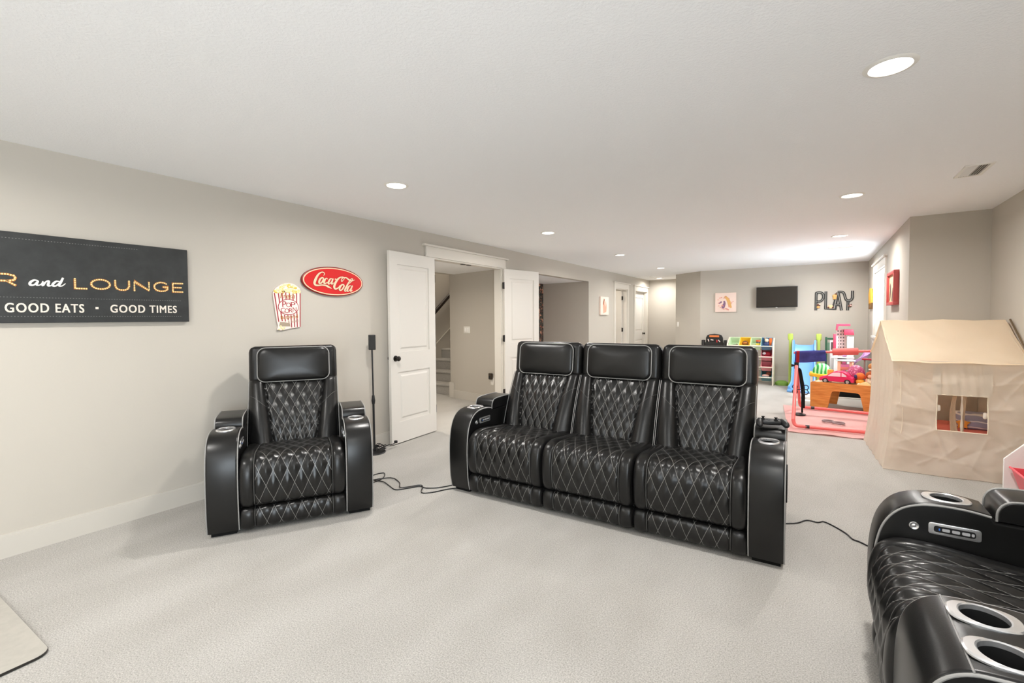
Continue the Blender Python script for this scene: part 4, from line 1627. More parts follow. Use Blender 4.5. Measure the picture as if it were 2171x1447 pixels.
for nm, x, z, parts_ in (('toy_ornament', 0.008, 1.604, ((0.014, 0.014, 0.032, 'orn_brown'), (0.012, -0.03, 0.03, 'orn_gold'), (0.034, 0.022, 0.02, 'orn_cream'))),
                         ('toy_ornament', 0.2208, 1.5798, ((0.0, 0.0, 0.046, 'orn_peach'), (-0.03, -0.012, 0.022, 'orn_brown'), (0.035, -0.012, 0.022, 'orn_brown'))),
                         ('toy_ornament', 0.2863, 1.775, ((0.0, 0.015, 0.040, 'orn_gold'), (0.0, -0.030, 0.034, 'orn_gold'), (0.02, 0.055, 0.018, 'orn_brown'))),
                         ('toy_ornament', 0.5281, 1.5886, ((0.0, 0.0, 0.030, 'orn_brown'), (0.012, 0.006, 0.020, 'orn_pink'), (0.02, 0.03, 0.014, 'orn_brown')))):
    col('orn_brown', 112, 76, 62); col('orn_gold', 224, 172, 104); col('orn_cream', 244, 214, 186); col('orn_peach', 246, 200, 152); col('orn_pink', 238, 196, 190)
    o = thing(nm, {0.008: 'small brown and gold ornament on the foot of the letter P', 0.2208: 'peach rounded ornament on the foot of the letter L', 0.2863: 'golden ornament on the left slope of the letter A', 0.5281: 'brown and pink ornament on the stem of the letter Y'}[x], 'ornament', group='ornaments on the wall letters')
    o.matrix_world = WF(x, z, 0.018)
    for i, (dx, dz, r, m) in enumerate(parts_):
        bm = NB()
        ball(bm, (dx, dz, 0.004), r, r * 0.8, 0.012, 12)
        obj(('ornament_body', 'ornament_head', 'ornament_spot')[i], bm, M['c_' + m], o)

# ------------------------------------------------------------------ speaker stand, cables, floor mat
sp = thing('speaker_stand', 'thin black speaker stand with round base beside the left door leaf', 'stand', (-3.815, 3.105, 0))
bm = NB()
lathe(bm, [(0, 0), (0.113, 0), (0.115, 0.004), (0.110, 0.012), (0.03, 0.020), (0, 0.020)], 40)
obj('stand_base', bm, 'black', sp)
bm = NB()
tube(bm, [(0, 0, 0.018), (0.0, -0.004, 0.55)], 0.0115, n=12)
tube(bm, [(0.0, -0.004, 0.55), (0.0, -0.010, 1.075)], 0.008, n=12)
obj('pole', bm, 'black', sp)
bm = NB()
tube(bm, [(0.0, -0.003, 0.51), (0.0, -0.004, 0.545), (0.0, -0.004, 0.565), (0.0, -0.005, 0.60)], [0.015, 0.020, 0.017, 0.013], n=14)
obj('collar', bm, 'black', sp)
s2 = thing('satellite_speaker', 'small dark rectangular speaker on top of the thin stand', 'speaker', (-3.815, 3.095, 1.072), math.radians(58))
bm = NB()
rbox(bm, -0.034, 0.034, -0.028, 0.030, 0.0, 0.155, 0.006, 2)
obj('speaker_box', bm, 'black', s2)
bm = NB()
rbox(bm, -0.031, 0.031, -0.033, -0.027, 0.006, 0.150, 0.003, 1)
obj('speaker_grille', bm, mat('speaker_cloth', (0.03, 0.03, 0.029, 1), 0.9, bump=(700, 0.4, 0.002)), s2)
random.seed(11)
cb = thing('coiled_cable', 'bundle of black cable coiled on the speaker stand base', 'cable', (-3.80, 3.165, 0.018))
bm = NB()
pts = []
for k in range(46):
    a = k * 0.62
    r = 0.05 + 0.012 * math.sin(k * 1.7)
    pts.append((r * 1.25 * math.cos(a), r * 0.8 * math.sin(a), 0.012 + 0.035 * (k / 46) + 0.01 * math.sin(k * 2.3)))
tube(bm, catmull(pts, 3), 0.0042, n=6)
obj('cable_loop', bm, 'black', cb)
bm = NB()
tube(bm, catmull([(0.04, 0.02, 0.03), (0.06, 0.07, 0.045), (0.03, 0.11, 0.03), (0.045, 0.15, 0.035), (0.03, 0.19, 0.05)], 5), 0.005, n=6)
rbox(bm, 0.02, 0.05, 0.17, 0.20, 0.03, 0.06, 0.006, 2)
obj('cable_plug', bm, 'black', cb)


def floor_cable(label, pts, r=0.0042, name='power_cable'):
    bm = NB()
    tube(bm, catmull([(x, y, r + 0.001 + (z if len(p) > 2 else 0)) for p in pts for (x, y, z) in [tuple(p) + (0,) * (3 - len(p))]], 5), r, n=7)
    return tag(obj(name, bm, 'black'), label, 'cable')


floor_cable('black cable with a loop trailing from the armchair towards the sofa', [(-3.05, 2.28), (-3.10, 2.45), (-3.12, 2.62), (-3.22, 2.72), (-3.25, 2.62), (-3.15, 2.55), (-3.04, 2.56, 0.004), (-2.93, 2.53), (-2.82, 2.50), (-2.76, 2.58), (-2.71, 2.66), (-2.64, 2.66), (-2.56, 2.72), (-2.49, 2.84), (-2.40, 2.95)])
floor_cable('second black cable crossing beside the first between armchair and sofa', [(-3.00, 2.25), (-3.06, 2.42), (-3.16, 2.52), (-3.06, 2.66, 0.004), (-2.92, 2.63), (-2.80, 2.54, 0.008), (-2.70, 2.67, 0.008), (-2.60, 2.57), (-2.53, 2.62), (-2.47, 2.74), (-2.38, 2.85)])
floor_cable('black cable on the carpet running from the sofa to the loveseat', [(-0.30, 3.40), (-0.145, 3.505), (-0.09, 3.55), (-0.04, 3.63), (0.02, 3.63), (0.055, 3.665), (0.11, 3.62), (0.17, 3.54), (0.20, 3.47), (0.235, 3.45), (0.29, 3.40), (0.42, 3.30)])

fm = thing('floor_mat', 'smooth grey floor mat with dark edge, cut off at the lower left corner', 'mat', (-2.633, 0.467, 0))
ol = rrect(1.4, 1.1, 0.05, 8)
ol = [(x - 0.70, y - 0.55) for x, y in ol]
bm = NB()
prism(bm, ol, 0.002, 0.012, Matrix.Rotation(0.055, 4, 'Z'), 0.001, 1)
obj('mat_edge', bm, col('mat_edge', 30, 27, 24, 0.3), fm)
bm = NB()
prism(bm, [((x + 0.70) * 0.9975 - 0.70, (y + 0.55) * 0.9975 - 0.55) for x, y in ol], 0.0118, 0.0128, Matrix.Rotation(0.055, 4, 'Z'))
obj('mat_surface', bm, mat('mat_surface', srgb(172, 168, 160), 0.45, noise=(40, 0.05)), fm, smooth=False)

# ------------------------------------------------------------------ play tent
canvas_side = cloth_mat('tent_cotton', srgb(255, 247, 236), 0.22, (4.5, 0.5, 0.045))
canvas_roof = cloth_mat('tent_roof_cotton', srgb(250, 236, 214), 0.08, (4, 0.35, 0.03))
sheer = cloth_mat('sheer_cotton', srgb(236, 222, 204), 0.6, (10, 0.2, 0.01))
tent = thing('play_tent', 'cream canvas play tent shaped like a small house by the right wall', 'tent', (0.580, 5.275, 0), math.radians(3.2))
TW, TD, TE, TR = 0.845, 1.11, 0.992, 1.335
random.seed(8)


def wob(x, y, a=0.006):
    return a * (math.sin(7.3 * x + 3.1 * y) + math.sin(-4.2 * x + 8.7 * y + 1.3) * 0.7 + math.sin(17 * x + 11 * y) * 0.3)


def cloth_panel(nu, nv, fn, keep=lambda u, v: True, mats='leather', name='panel', parent=None, th=0.003):
    bm = NB()
    V = {}

    def g(i, j):
        if (i, j) not in V:
            V[(i, j)] = bm.verts.new(fn(i / nu, j / nv))
        return V[(i, j)]
    for j in range(nv):
        for i in range(nu):
            if keep((i + 0.5) / nu, (j + 0.5) / nv):
                bm.faces.new((g(i, j), g(i + 1, j), g(i + 1, j + 1), g(i, j + 1)))
    r = bmesh.ops.solidify(bm, geom=bm.faces[:], thickness=th)
    return obj(name, bm, mats, parent, angle=60)


def gable_h(y):
    return TE + (TR - TE) * (1 - abs(y / TD - 0.5) * 2)


def fall(u, v, amp):
    """vertical folds that deepen towards the hem"""
    return amp * (0.3 + 0.7 * (1 - v)) * math.sin(u * 23 + 2 * math.sin(v * 3)) + 0.5 * amp * math.sin(u * 9 - 4 * v)


WX0, WX1, WZ0, WZ1 = 0.292, 0.605, 0.395, 0.705


def snap(u):
    return u


random.seed(21)
CREASES = [(0.0, 0.97, 0.28, 0.62), (0.0, 0.93, 0.20, 0.52), (0.02, 0.90, 0.32, 0.80), (0.10, 0.98, 0.30, 0.86), (0.845, 0.97, 0.62, 0.74), (0.845, 0.9, 0.66, 0.60), (0.60, 0.40, 0.82, 0.22), (0.29, 0.40, 0.05, 0.25), (0.02, 0.60, 0.28, 0.55),
           (0.30, 0.36, 0.40, 0.05), (0.60, 0.36, 0.50, 0.04), (0.08, 0.20, 0.50, 0.12), (0.04, 0.45, 0.26, 0.42), (0.62, 0.52, 0.83, 0.48), (0.63, 0.80, 0.83, 0.84)] + [
    (a, b, a + random.uniform(-0.2, 0.2), b + random.uniform(-0.15, 0.15)) for a, b in [(random.uniform(0, 0.84), random.uniform(0.05, 0.95)) for _ in range(14)]]


def creases(x, z, amp, lines):
    d = 0.0
    for i, (a, b, c, e) in enumerate(lines):
        L2 = (c - a) ** 2 + (e - b) ** 2
        t = max(0.0, min(1.0, ((x - a) * (c - a) + (z - b) * (e - b)) / L2))
        r = ((x - a - t * (c - a)) ** 2 + (z - b - t * (e - b)) ** 2) ** 0.5
        d += (1 if i % 3 else -1) * math.exp(-r / 0.016) * (1 - 0.6 * t)
    return amp * d


def front_fn(u, v):
    x = u * TW
    z = 0.004 + v * (TE - 0.004)
    # hem sweeps outwards at the left corner, hole edges bow a little
    flare = 0.03 * (1 - v) ** 3
    k = min(1.0, u / 0.04)
    flare += creases(x, z, 0.0085, CREASES)
    return Vector((x - (0.008 + 0.06 * (1 - v) ** 2.5) * (1 - u) ** 4, -flare * k + k * wob(x * 2, z * 2, 0.006) + k * fall(u, v, 0.0025) - 0.012 * math.sin(PI * u) * math.sin(PI * v), z))


NU, NV = 100, 108
cloth_panel(NU, NV, front_fn, lambda u, v: not (WX0 < u * TW < WX1 and WZ0 < 0.004 + v * (TE - 0.004) < WZ1), canvas_side, 'front_wall', tent)
cloth_panel(60, 50, lambda u, v: Vector((-0.008 - 0.06 * (1 - v) ** 2.5 + min(1, u / 0.05) * fall(u * 1.6, v, 0.005), u * TD, 0.004 + v * (gable_h(u * TD) - 0.004))), lambda u, v: True, canvas_side, 'side_wall', tent)
cloth_panel(40, 40, lambda u, v: Vector((TW + fall(u, v, 0.003), u * TD, 0.004 + v * (gable_h(u * TD) - 0.004))), lambda u, v: True, canvas_side, 'side_wall', tent)
cloth_panel(40, 40, lambda u, v: Vector((u * TW, TD + fall(u, v, 0.004), 0.004 + v * (TE - 0.004))), lambda u, v: True, canvas_side, 'back_wall', tent)


ROOF_CREASES = [(a, b, a + random.uniform(-0.15, 0.15), b + random.uniform(-0.3, 0.3)) for a, b in [(random.uniform(0.05, 0.8), random.uniform(0.1, 0.6)) for _ in range(11)]]


def roof_fn(side):
    def f(u, v):
        y = -0.025 + v * (TD / 2 + 0.025) if side == 0 else TD + 0.02 - v * (TD / 2 + 0.02)
        yy = min(max(y, 0), TD)
        z = gable_h(yy) + 0.006 + wob(u * 2, v * 2, 0.003) - 0.012 * math.sin(PI * v) + creases(u * TW, v * 0.7, 0.004, ROOF_CREASES)
        if v < 0.06:
            z -= 0.02 * (0.06 - v) / 0.06
        return Vector((-0.022 + u * (TW + 0.04), y, z))
    return f


cloth_panel(80, 56, roof_fn(0), lambda u, v: True, canvas_roof, 'roof_panel', tent, 0.004)
cloth_panel(60, 30, roof_fn(1), lambda u, v: True, canvas_roof, 'roof_panel', tent, 0.004)
# valance flap above the window, window hems, sheer curtains, hanging tie
cloth_panel(40, 16, lambda u, v: front_fn((WX0 - 0.03 + u * (WX1 - WX0 + 0.05)) / TW, (WZ1 - 0.004 + v * (TE - WZ1 - 0.012)) / TE) + Vector((0, -0.0045 + 0.002 * math.sin(u * 40 + 3 * v), 0)), lambda u, v: True, canvas_side, 'rolled_window_flap', tent)
for x0 in (WX0 - 0.03, WX1 - 0.025):
    cloth_panel(4, 20, lambda u, v: front_fn((x0 + u * 0.05) / TW, (WZ1 - 0.004 + v * (TE - WZ1 - 0.02)) / TE) + Vector((0, -0.0085, 0)), lambda u, v: True, canvas_side, 'window_ribbon', tent)
bm = NB()
for a, b in (((WX0, WZ0), (WX1, WZ0)), ((WX1, WZ0), (WX1, WZ1)), ((WX1, WZ1), (WX0, WZ1)), ((WX0, WZ1), (WX0, WZ0))):
    tube(bm, [front_fn((a[0] + (b[0] - a[0]) * k / 12) / TW, (a[1] + (b[1] - a[1]) * k / 12) / TE) + Vector((0, -0.001, 0)) for k in range(13)], 0.0042, n=6)
obj('window_hem', bm, canvas_roof, tent)


def curtain(cx, wt, wb, bow):
    def f(u, v):
        w = wt + (wb - wt) * (1 - v)
        return Vector((cx(v) + (u - 0.5) * w, 0.022 + 0.006 * math.sin(u * 14), WZ0 - 0.02 + v * (WZ1 - WZ0 + 0.03)))
    return f


mx_ = (WX0 + WX1) / 2
cloth_panel(6, 24, curtain(lambda v: mx_ - 0.036 - 0.014 * math.sin(PI * v), 0.026, 0.05, 0), lambda u, v: True, sheer, 'sheer_curtain', tent, 0.001)
cloth_panel(6, 24, curtain(lambda v: mx_ + 0.016 + 0.006 * v, 0.03, 0.01, 0), lambda u, v: True, sheer, 'sheer_curtain', tent, 0.001)
cloth_panel(4, 24, lambda u, v: Vector((mx_ + (u - 0.5) * (0.006 + 0.012 * abs(math.sin(2.2 * PI * v + 0.4))), -0.004, WZ0 + v * (WZ1 - WZ0))), lambda u, v: True, canvas_side, 'centre_strip', tent, 0.002)
bm = NB()
tube(bm, catmull([(0.045, -0.012, 0.93), (0.047, -0.014, 0.66), (0.044, -0.016, 0.60), (0.052, -0.018, 0.58), (0.060, -0.018, 0.55), (0.058, -0.02, 0.40), (0.050, -0.024, 0.34)], 6), 0.0026, n=6)
obj('tie_cord', bm, canvas_roof, tent)
for x, z in ((WX0 + 0.012, 0.585), (WX1 - 0.010, 0.545)):
    bm = NB()
    pillow(bm, rrect(0.026, 0.055, 0.012, 4), 0.012, frame((x, 0.012, z), (1, 0, 0), (0, 0, 1)), 5)
    obj('curtain_tieback', bm, canvas_side, tent)

# inside the tent
bm = NB()
t_ = NB()
rbox(t_, 0, 0.76, 0, 0.62, 0, 0.34, 0.08, 4)
merge(bm, t_)
tag(obj('floor_cushion', bm, cloth_mat('pink_cloth', srgb(228, 128, 118), 0.1), None, (0.61, 5.55, 0.004), math.radians(3.2)), 'salmon pink cushion lying inside the tent', 'cushion')
wm = mat('wave_blanket', srgb(150, 148, 168), 0.9)
n, l, b = nodes_of(wm)
tc = n.new('ShaderNodeTexCoord')
wv = n.new('ShaderNodeTexWave')
wv.inputs['Scale'].default_value = 6
wv.inputs['Distortion'].default_value = 3
wv.bands_direction = 'Z'
l.new(tc.outputs['Object'], wv.inputs['Vector'])
rp_ = n.new('ShaderNodeValToRGB')
rp_.color_ramp.elements[0].position = 0.86
rp_.color_ramp.elements[0].color = srgb(150, 146, 168)
rp_.color_ramp.elements[1].position = 0.95
rp_.color_ramp.elements[1].color = srgb(220, 212, 214)
l.new(wv.outputs['Fac'], rp_.inputs['Fac'])
l.new(rp_.outputs['Color'], b.inputs['Base Color'])
bl = thing('folded_blanket', 'grey blue wavy blanket with an orange star inside the tent', 'blanket', (1.235, 5.85, 0.342), math.radians(3.2))
bm = NB()
rbox(bm, -0.16, 0.15, -0.12, 0.12, 0, 0.14, 0.04, 4)
obj('blanket_body', bm, wm, bl)
bm = NB()
star = []
for k in range(10):
    r = 0.055 if k % 2 == 0 else 0.032
    star.append((r * math.cos(PI / 2 + k * PI / 5), r * math.sin(PI / 2 + k * PI / 5)))
prism(bm, star, 0, 0.012, frame((-0.125, -0.122, 0.055), (1, 0, 0), (0, 0, 1)), 0.004, 2)
obj('star_patch', bm, col('star_orange', 230, 150, 60, 0.8), bl)

# pole leaning behind the tent
bm = NB()
tube(bm, [(1.405, 6.0, 0.02), (1.418, 5.35, 0.72), (1.422, 5.02, 1.10)][:0] + [(1.418, 5.79, 1.345), (1.418, 5.10, 0.90), (1.418, 4.55, 0.01)], 0.007, n=8)
tag(obj('wooden_pole', bm, col('pole_brown', 92, 74, 50, 0.6)), 'thin brown pole leaning on the right wall behind the tent roof', 'pole')

# ------------------------------------------------------------------ book organiser with pink bins (right edge)
ob = thing('toy_organiser', 'white toy organiser with pink bins, cut off at the right edge', 'organiser', (1.07, 4.42, 0))
prof = [(0, 0), (0, 0.405), (0.20, 0.645), (0.35, 0.70), (0.35, 0)]
for y in (0.0, -0.80):
    bm = NB()
    prism(bm, prof, -0.008, 0.008, frame((0, y, 0), (1, 0, 0), (0, 0, 1)), 0.002, 1)
    obj('side_panel', bm, 'white', ob)
bm = NB()
box(bm, 0.33, 0.348, -0.79, -0.01, 0.02, 0.66)
obj('back_panel', bm, 'white', ob, smooth=False)
for i, (x, z, cc) in enumerate(((0.035, 0.20, (236, 92, 104)), (0.165, 0.40, (246, 200, 202)))):
    for yk in (-0.06, -0.45):
        bm = NB()
        pr = [(0.0, 0.02), (-0.03, 0.16), (-0.035, 0.175), (-0.028, 0.18), (0.13, 0.18), (0.13, 0.0), (0.04, 0.0)]
        inner = [(0.012, 0.03), (-0.02, 0.172), (0.118, 0.172), (0.118, 0.012), (0.045, 0.012)]
        mxb = frame((x, yk, z), (1, 0, 0), (0, 0, 1))
        # a tray: outer faces, open top
        n = len(pr)
        fr = [(0.035, 0.0), (-0.015, 0.165), (0.13, 0.165), (0.12, 0.0)]
        th = 0.006
        prism(bm, fr, 0, th, mxb)
        prism(bm, fr, 0.33 - th, 0.33, mxb)
        prism(bm, [(0.035, 0), (-0.015, 0.165), (-0.015 + th, 0.165), (0.035 + th, 0.004)], th, 0.33 - th, mxb)
        prism(bm, [(0.12 - th, 0), (0.13 - th, 0.165), (0.13, 0.165), (0.12, 0)], th, 0.33 - th, mxb)
        prism(bm, [(0.04, 0), (0.115, 0), (0.115, th), (0.04, th)], th, 0.33 - th, mxb)
        tube(bm, [mxb @ Vector((-0.018, 0.165, 0.0)), mxb @ Vector((-0.018, 0.165, 0.33))], 0.007, n=8)
        o = obj('storage_bin', bm, col('bin%d' % i, *cc, 0.4), ob)
        o['label'] = ('coral pink storage bin', 'pale pink storage bin')[i]
bk = thing('picture_book', 'red picture book standing in the coral pink bin', 'book', (1.145, 4.16, 0.21), 0)
bm = NB()
rbox(bm, -0.004, 0.004, -0.11, 0.13, 0.0, 0.20, 0.0015, 1, Matrix.Rotation(0.10, 4, 'Y'))
obj('book_cover', bm, col('book_red', 214, 62, 40, 0.4), bk)
bm = NB()
text(bm, 'PE: WI', 0.20, 0.03, Matrix.Rotation(0.10, 4, 'Y') @ frame((-0.0042, 0.12, 0.14), (0, -1, 0), (0, 0, 1)), 0.0006)
obj('book_title', bm, col('book_yellow', 250, 206, 120, 0.5), bk, smooth=False)

# ------------------------------------------------------------------ gym frame and mat
bm = NB()
NX, NY = 26, 40
V = []
for j in range(NY + 1):
    for i in range(NX + 1):
        u, v = i / NX, j / NY
        x = -0.27 - 0.15 * v + u * (1.02 + 0.1 * v)
        y = 6.345 + 0.05 * u + v * (1.86 - 0.22 * u)
        V.append(bm.verts.new((x, y, 0.014 + 0.003 * math.sin(9 * y) * math.sin(2 * x) + (0.006 * math.sin(x * 14) if v < 0.03 else 0))))
for j in range(NY):
    for i in range(NX):
        a = j * (NX + 1) + i
        bm.faces.new((V[a], V[a + 1], V[a + NX + 2], V[a + NX + 1]))
bmesh.ops.solidify(bm, geom=bm.faces[:], thickness=0.014)
tag(obj('exercise_mat', bm, mat('pink_mat', srgb(255, 210, 206), 0.7, noise=(3, 0.04))), 'pink exercise mat on the carpet under the gym bar', 'mat')

gym = thing('gym_bar', 'coral red kids gym bar frame standing on the pink mat', 'gym bar', (0, 0, 0))
coral = col('coral_metal', 238, 112, 108, 0.35)
MZ = 0.046
bm = NB()
tube(bm, catmull([(0.56, 6.60, MZ), (0.2, 6.575, MZ), (-0.10, 6.555, MZ), (-0.205, 6.55, MZ + 0.01), (-0.228, 6.565, MZ + 0.07)], 5), 0.021, n=10)
obj('base_bar', bm, coral, gym)
bm = NB()
tube(bm, catmull([(0.64, 7.90, MZ), (0.2, 7.955, MZ), (-0.10, 7.98, MZ), (-0.18, 7.985, MZ + 0.01), (-0.200, 7.97, MZ + 0.07)], 5), 0.021, n=10)
obj('base_bar', bm, coral, gym)
for y0, xx in ((6.567, -0.228), (7.967, -0.200)):
    bm = NB()
    tube(bm, [(xx, y0, MZ + 0.06), (-0.228, 7.45 + (0.04 if y0 > 7.4 else -0.04), 0.70)], 0.021, n=10)
    obj('upright', bm, coral, gym)
bm = NB()
tube(bm, [(-0.228, 7.45, 0.66), (-0.228, 7.45, 0.875), (-0.228, 7.45, 0.89)], 0.017, n=10)
obj('height_post', bm, 'black', gym)
for y0, xx in ((6.60, 0.56), (7.90, 0.64)):
    bm = NB()
    tube(bm, [(xx, y0, MZ), (0.625, 7.45 + (0.04 if y0 > 7.4 else -0.04), 0.74), (0.625, 7.45, 0.93)], 0.021, n=10)
    obj('upright', bm, coral, gym)
bm = NB()
tube(bm, [(-0.262, 7.45, 0.882), (0.66, 7.45, 0.938)], 0.017, n=12)
obj('grip_bar', bm, coral, gym)
bm = NB()
R_ = [0.034, 0.044, 0.046, 0.046, 0.044, 0.034]
tube(bm, [(0.178 + 0.278 * k, 7.45, 0.909 + 0.017 * k) for k in (0, 0.015, 0.04, 0.96, 0.985, 1)], R_, n=18)
obj('foam_pad', bm, col('coral_foam', 234, 104, 100, 0.7), gym)
for x, y in ((-0.08, 6.557), (-0.035, 7.975)):
    bm = NB()
    tube(bm, [(x - 0.022, y, MZ), (x + 0.022, y, MZ)], 0.0225, n=12)
    obj('clamp_collar', bm, 'black', gym)
bm = NB()
tube(bm, [(-0.29, 7.45, 0.705), (-0.245, 7.45, 0.705)], [0.022, 0.010], n=12)
tube(bm, [(-0.228, 7.45, 0.66), (-0.228, 7.45, 0.75)], 0.028, n=12)
obj('lock_knob', bm, 'black', gym)

# towel over the bar
tw = thing('towel', 'navy blue towel with red edge hanging over the left end of the gym bar', 'towel', (0, 0, 0))
bm = NB()
P = []
for j in range(25):
    row = []
    for i in range(21):
        u, v = i / 20, j / 24
        s = (v - 0.5) * 2          # -1 front hem .. 1 back hem
        x = -0.245 + 0.345 * u + 0.02 * abs(s) * (u - 0.3)
        ang = s * 2.6
        if abs(s) < 0.35:
            a = s / 0.35 * PI / 2
            y, z = 7.45 + 0.030 * math.sin(a), 0.878 + 0.0215 * u + 0.030 * math.cos(a)
        else:
            d = (abs(s) - 0.35) * (0.19 + 0.012 * math.sin(5 * u))
            y, z = 7.45 + math.copysign(0.030 + 0.012 * d / 0.12 + 0.004 * math.sin(12 * u), s), 0.878 + 0.0215 * u - d
        row.append(bm.verts.new((x, y, z)))
    P.append(row)
for j in range(24):
    for i in range(20):
        bm.faces.new((P[j][i], P[j][i + 1], P[j + 1][i + 1], P[j + 1][i])).material_index = 1 if 1 <= i <= 2 else 0
bmesh.ops.solidify(bm, geom=bm.faces[:], thickness=0.006)
obj('towel_cloth', bm, [mat('navy_cloth', srgb(84, 84, 160), 0.9, noise=(9, 0.35)), col('towel_red', 190, 34, 44, 0.8)], tw)

# resistance straps hanging from the post
hs = thing('strap_harness', 'black straps with ring handles hanging from the gym bar post', 'straps', (-0.19, 7.52, 0))
bm = NB()
prism(bm, [(-0.02, 0.66), (0.0, 0.67), (0.02, 0.64), (0.055, 0.44), (0.066, 0.36), (0.066, 0.11), (0.045, 0.11), (0.045, 0.04), (0.022, 0.04), (0.02, 0.30), (0.006, 0.42)], 0, 0.012, frame((0, 0, 0), (1, 0, 0), (0, 0, 1)), 0.002, 1)
obj('strap_webbing', bm, 'black_matt', hs)
for sx in (-0.055, 0.075):
    for z in (0.40, 0.335):
        bm = NB()
        tube(bm, [(sx + 0.028 * math.cos(2 * PI * k / 16), -0.02, z + 0.033 * math.sin(2 * PI * k / 16)) for k in range(16)], 0.0065, closed=True, n=7)
        obj('ring_handle', bm, 'black', hs)
bm = NB()
tube(bm, [(-0.06, -0.015, 0.37), (0.0, -0.02, 0.365), (0.075, -0.015, 0.37)], 0.006, n=6)
obj('ring_link', bm, 'black', hs)
# discs on the mat
bm = NB()
lathe(bm, [(0, 0.0), (0.075, 0.0), (0.08, 0.012), (0.05, 0.02), (0, 0.02)], 28)
tag(obj('sliding_disc', bm, 'black', None, (-0.19, 7.45, 0.022)), 'flat black disc lying on the pink mat under the bar post', 'disc')
rg = thing('gym_rings', 'pair of small grey rings lying on the pink mat', 'rings', (0.19, 7.08, 0.030))
for dx, dy, rz in ((-0.055, 0.03, 0.1), (0.055, -0.03, -0.1)):
    bm = NB()
    tube(bm, [(dx + 0.058 * math.cos(2 * PI * k / 20), dy + 0.058 * math.sin(2 * PI * k / 20), 0.006) for k in range(20)], 0.011, closed=True, n=8)
    obj('ring', bm, col('ring_grey', 142, 122, 124, 0.5), rg)

# ------------------------------------------------------------------ activity table and the toys on it
wood = mat('oak_veneer', srgb(214, 136, 58), 0.5)
n, l, b = nodes_of(wood)
tc = n.new('ShaderNodeTexCoord')
mp = n.new('ShaderNodeMapping')
mp.inputs['Scale'].default_value = (3, 3, 40)
l.new(tc.outputs['Object'], mp.inputs[0])
ns = n.new('ShaderNodeTexNoise')
ns.inputs['Scale'].default_value = 1.6
ns.inputs['Detail'].default_value = 4
l.new(mp.outputs[0], ns.inputs['Vector'])
rp_ = n.new('ShaderNodeValToRGB')
rp_.color_ramp.elements[0].color = srgb(196, 116, 44)
rp_.color_ramp.elements[1].color = srgb(226, 152, 74)
rp_.color_ramp.elements[0].position = 0.35
rp_.color_ramp.elements[1].position = 0.65
l.new(ns.outputs['Fac'], rp_.inputs['Fac'])
l.new(rp_.outputs['Color'], b.inputs['Base Color'])
TA = math.radians(-13)
tb = thing('activity_table', 'low wooden activity table with arched opening under the toys', 'table', (-0.07, 8.27, 0), TA)
W, Hh, D = 0.80, 0.40, 0.60
arch = [(0.22, 0.0), (0.265, 0.235), (0.275, 0.262), (0.295, 0.275), (0.325, 0.28), (0.555, 0.28), (0.585, 0.275), (0.605, 0.262), (0.615, 0.235), (0.66, 0.0)]
out = [(0.0, 0.0)] + arch + [(W, 0), (W, Hh - 0.02), (W - 0.02, Hh), (0.02, Hh), (0, Hh - 0.02)]
for y in (0.0, D - 0.022):
    bm = NB()
    prism(bm, out[::-1], -0.022, 0, frame((0, y, 0), (1, 0, 0), (0, 0, 1)), 0.002, 1)
    obj('end_panel', bm, wood, tb)
bm = NB()
box(bm, 0.0, W, 0.022, D - 0.022, 0.33, 0.385)
obj('table_top', bm, wood, tb, smooth=False)
bm = NB()
box(bm, 0.03, W - 0.03, 0.022, D - 0.022, 0.385, 0.389)
obj('table_mat', bm, col('table_pale', 214, 196, 160, 0.6), tb, smooth=False)


def ont(x, y, z=0.389):
    c, s = math.cos(TA), math.sin(TA)
    return (-0.07 + x * c - y * s, 8.27 + x * s + y * c, z)


# toy car
car = thing('toy_car', 'pink toy car with pale windows on the front edge of the table', 'toy car', ont(0.313, 0.118, 0.389), TA + 0.03)
pk = col('car_pink', 226, 44, 98, 0.25)
side = catmull([(-0.205, 0.03), (-0.212, 0.055), (-0.20, 0.085), (-0.165, 0.100), (-0.125, 0.110), (-0.08, 0.145), (-0.03, 0.175), (0.035, 0.185), (0.095, 0.175), (0.14, 0.145), (0.165, 0.110), (0.20, 0.095), (0.212, 0.065), (0.208, 0.03)], 4)
body = [(p.x, p.y) for p in [Vector((q.x, q.y, 0)) for q in side]]
def arc_(cx, r):
    return [(cx + r * math.cos(a), 0.03 + r * math.sin(a)) for a in [PI * k / 8 for k in range(9)]]
lower = arc_(0.135, 0.040) + arc_(-0.135, 0.040)
bm = NB()
prism(bm, body + lower, -0.085, 0.085, frame((0, 0, 0), (1, 0, 0), (0, 0, 1)), 0.018, 3)
obj('car_body', bm, pk, car)
bm = NB()
wp = [(-0.105, 0.108), (-0.07, 0.142), (-0.03, 0.163), (0.03, 0.170), (0.082, 0.160), (0.118, 0.132), (0.128, 0.108)]
prism(bm, wp, -0.0875, 0.0875, frame((0, 0, 0), (1, 0, 0), (0, 0, 1)))
obj('car_window', bm, col('car_window', 246, 214, 224, 0.2), car, smooth=False)
bm = NB()
box(bm, 0.055, 0.066, -0.0885, 0.0885, 0.108, 0.166)
obj('window_pillar', bm, pk, car, smooth=False)
for cx in (-0.135, 0.135):
    for s in (-1, 1):
        bm = NB()
        m = frame((cx, s * 0.068, 0.036), (1, 0, 0), (0, 0, 1))
        lathe(bm, [(0, -0.014), (0.036, -0.014), (0.036, 0.014), (0, 0.014)], 24, m)
        w_ = obj('wheel', bm, 'black', car)
        bm = NB()
        lathe(bm, [(0, 0.019), (0.020, 0.019), (0.024, 0.013), (0, 0.013)], 20, m if s < 0 else frame((cx, s * 0.068, 0.036), (-1, 0, 0), (0, 0, 1)))
        obj('hub', bm, 'chrome', w_)

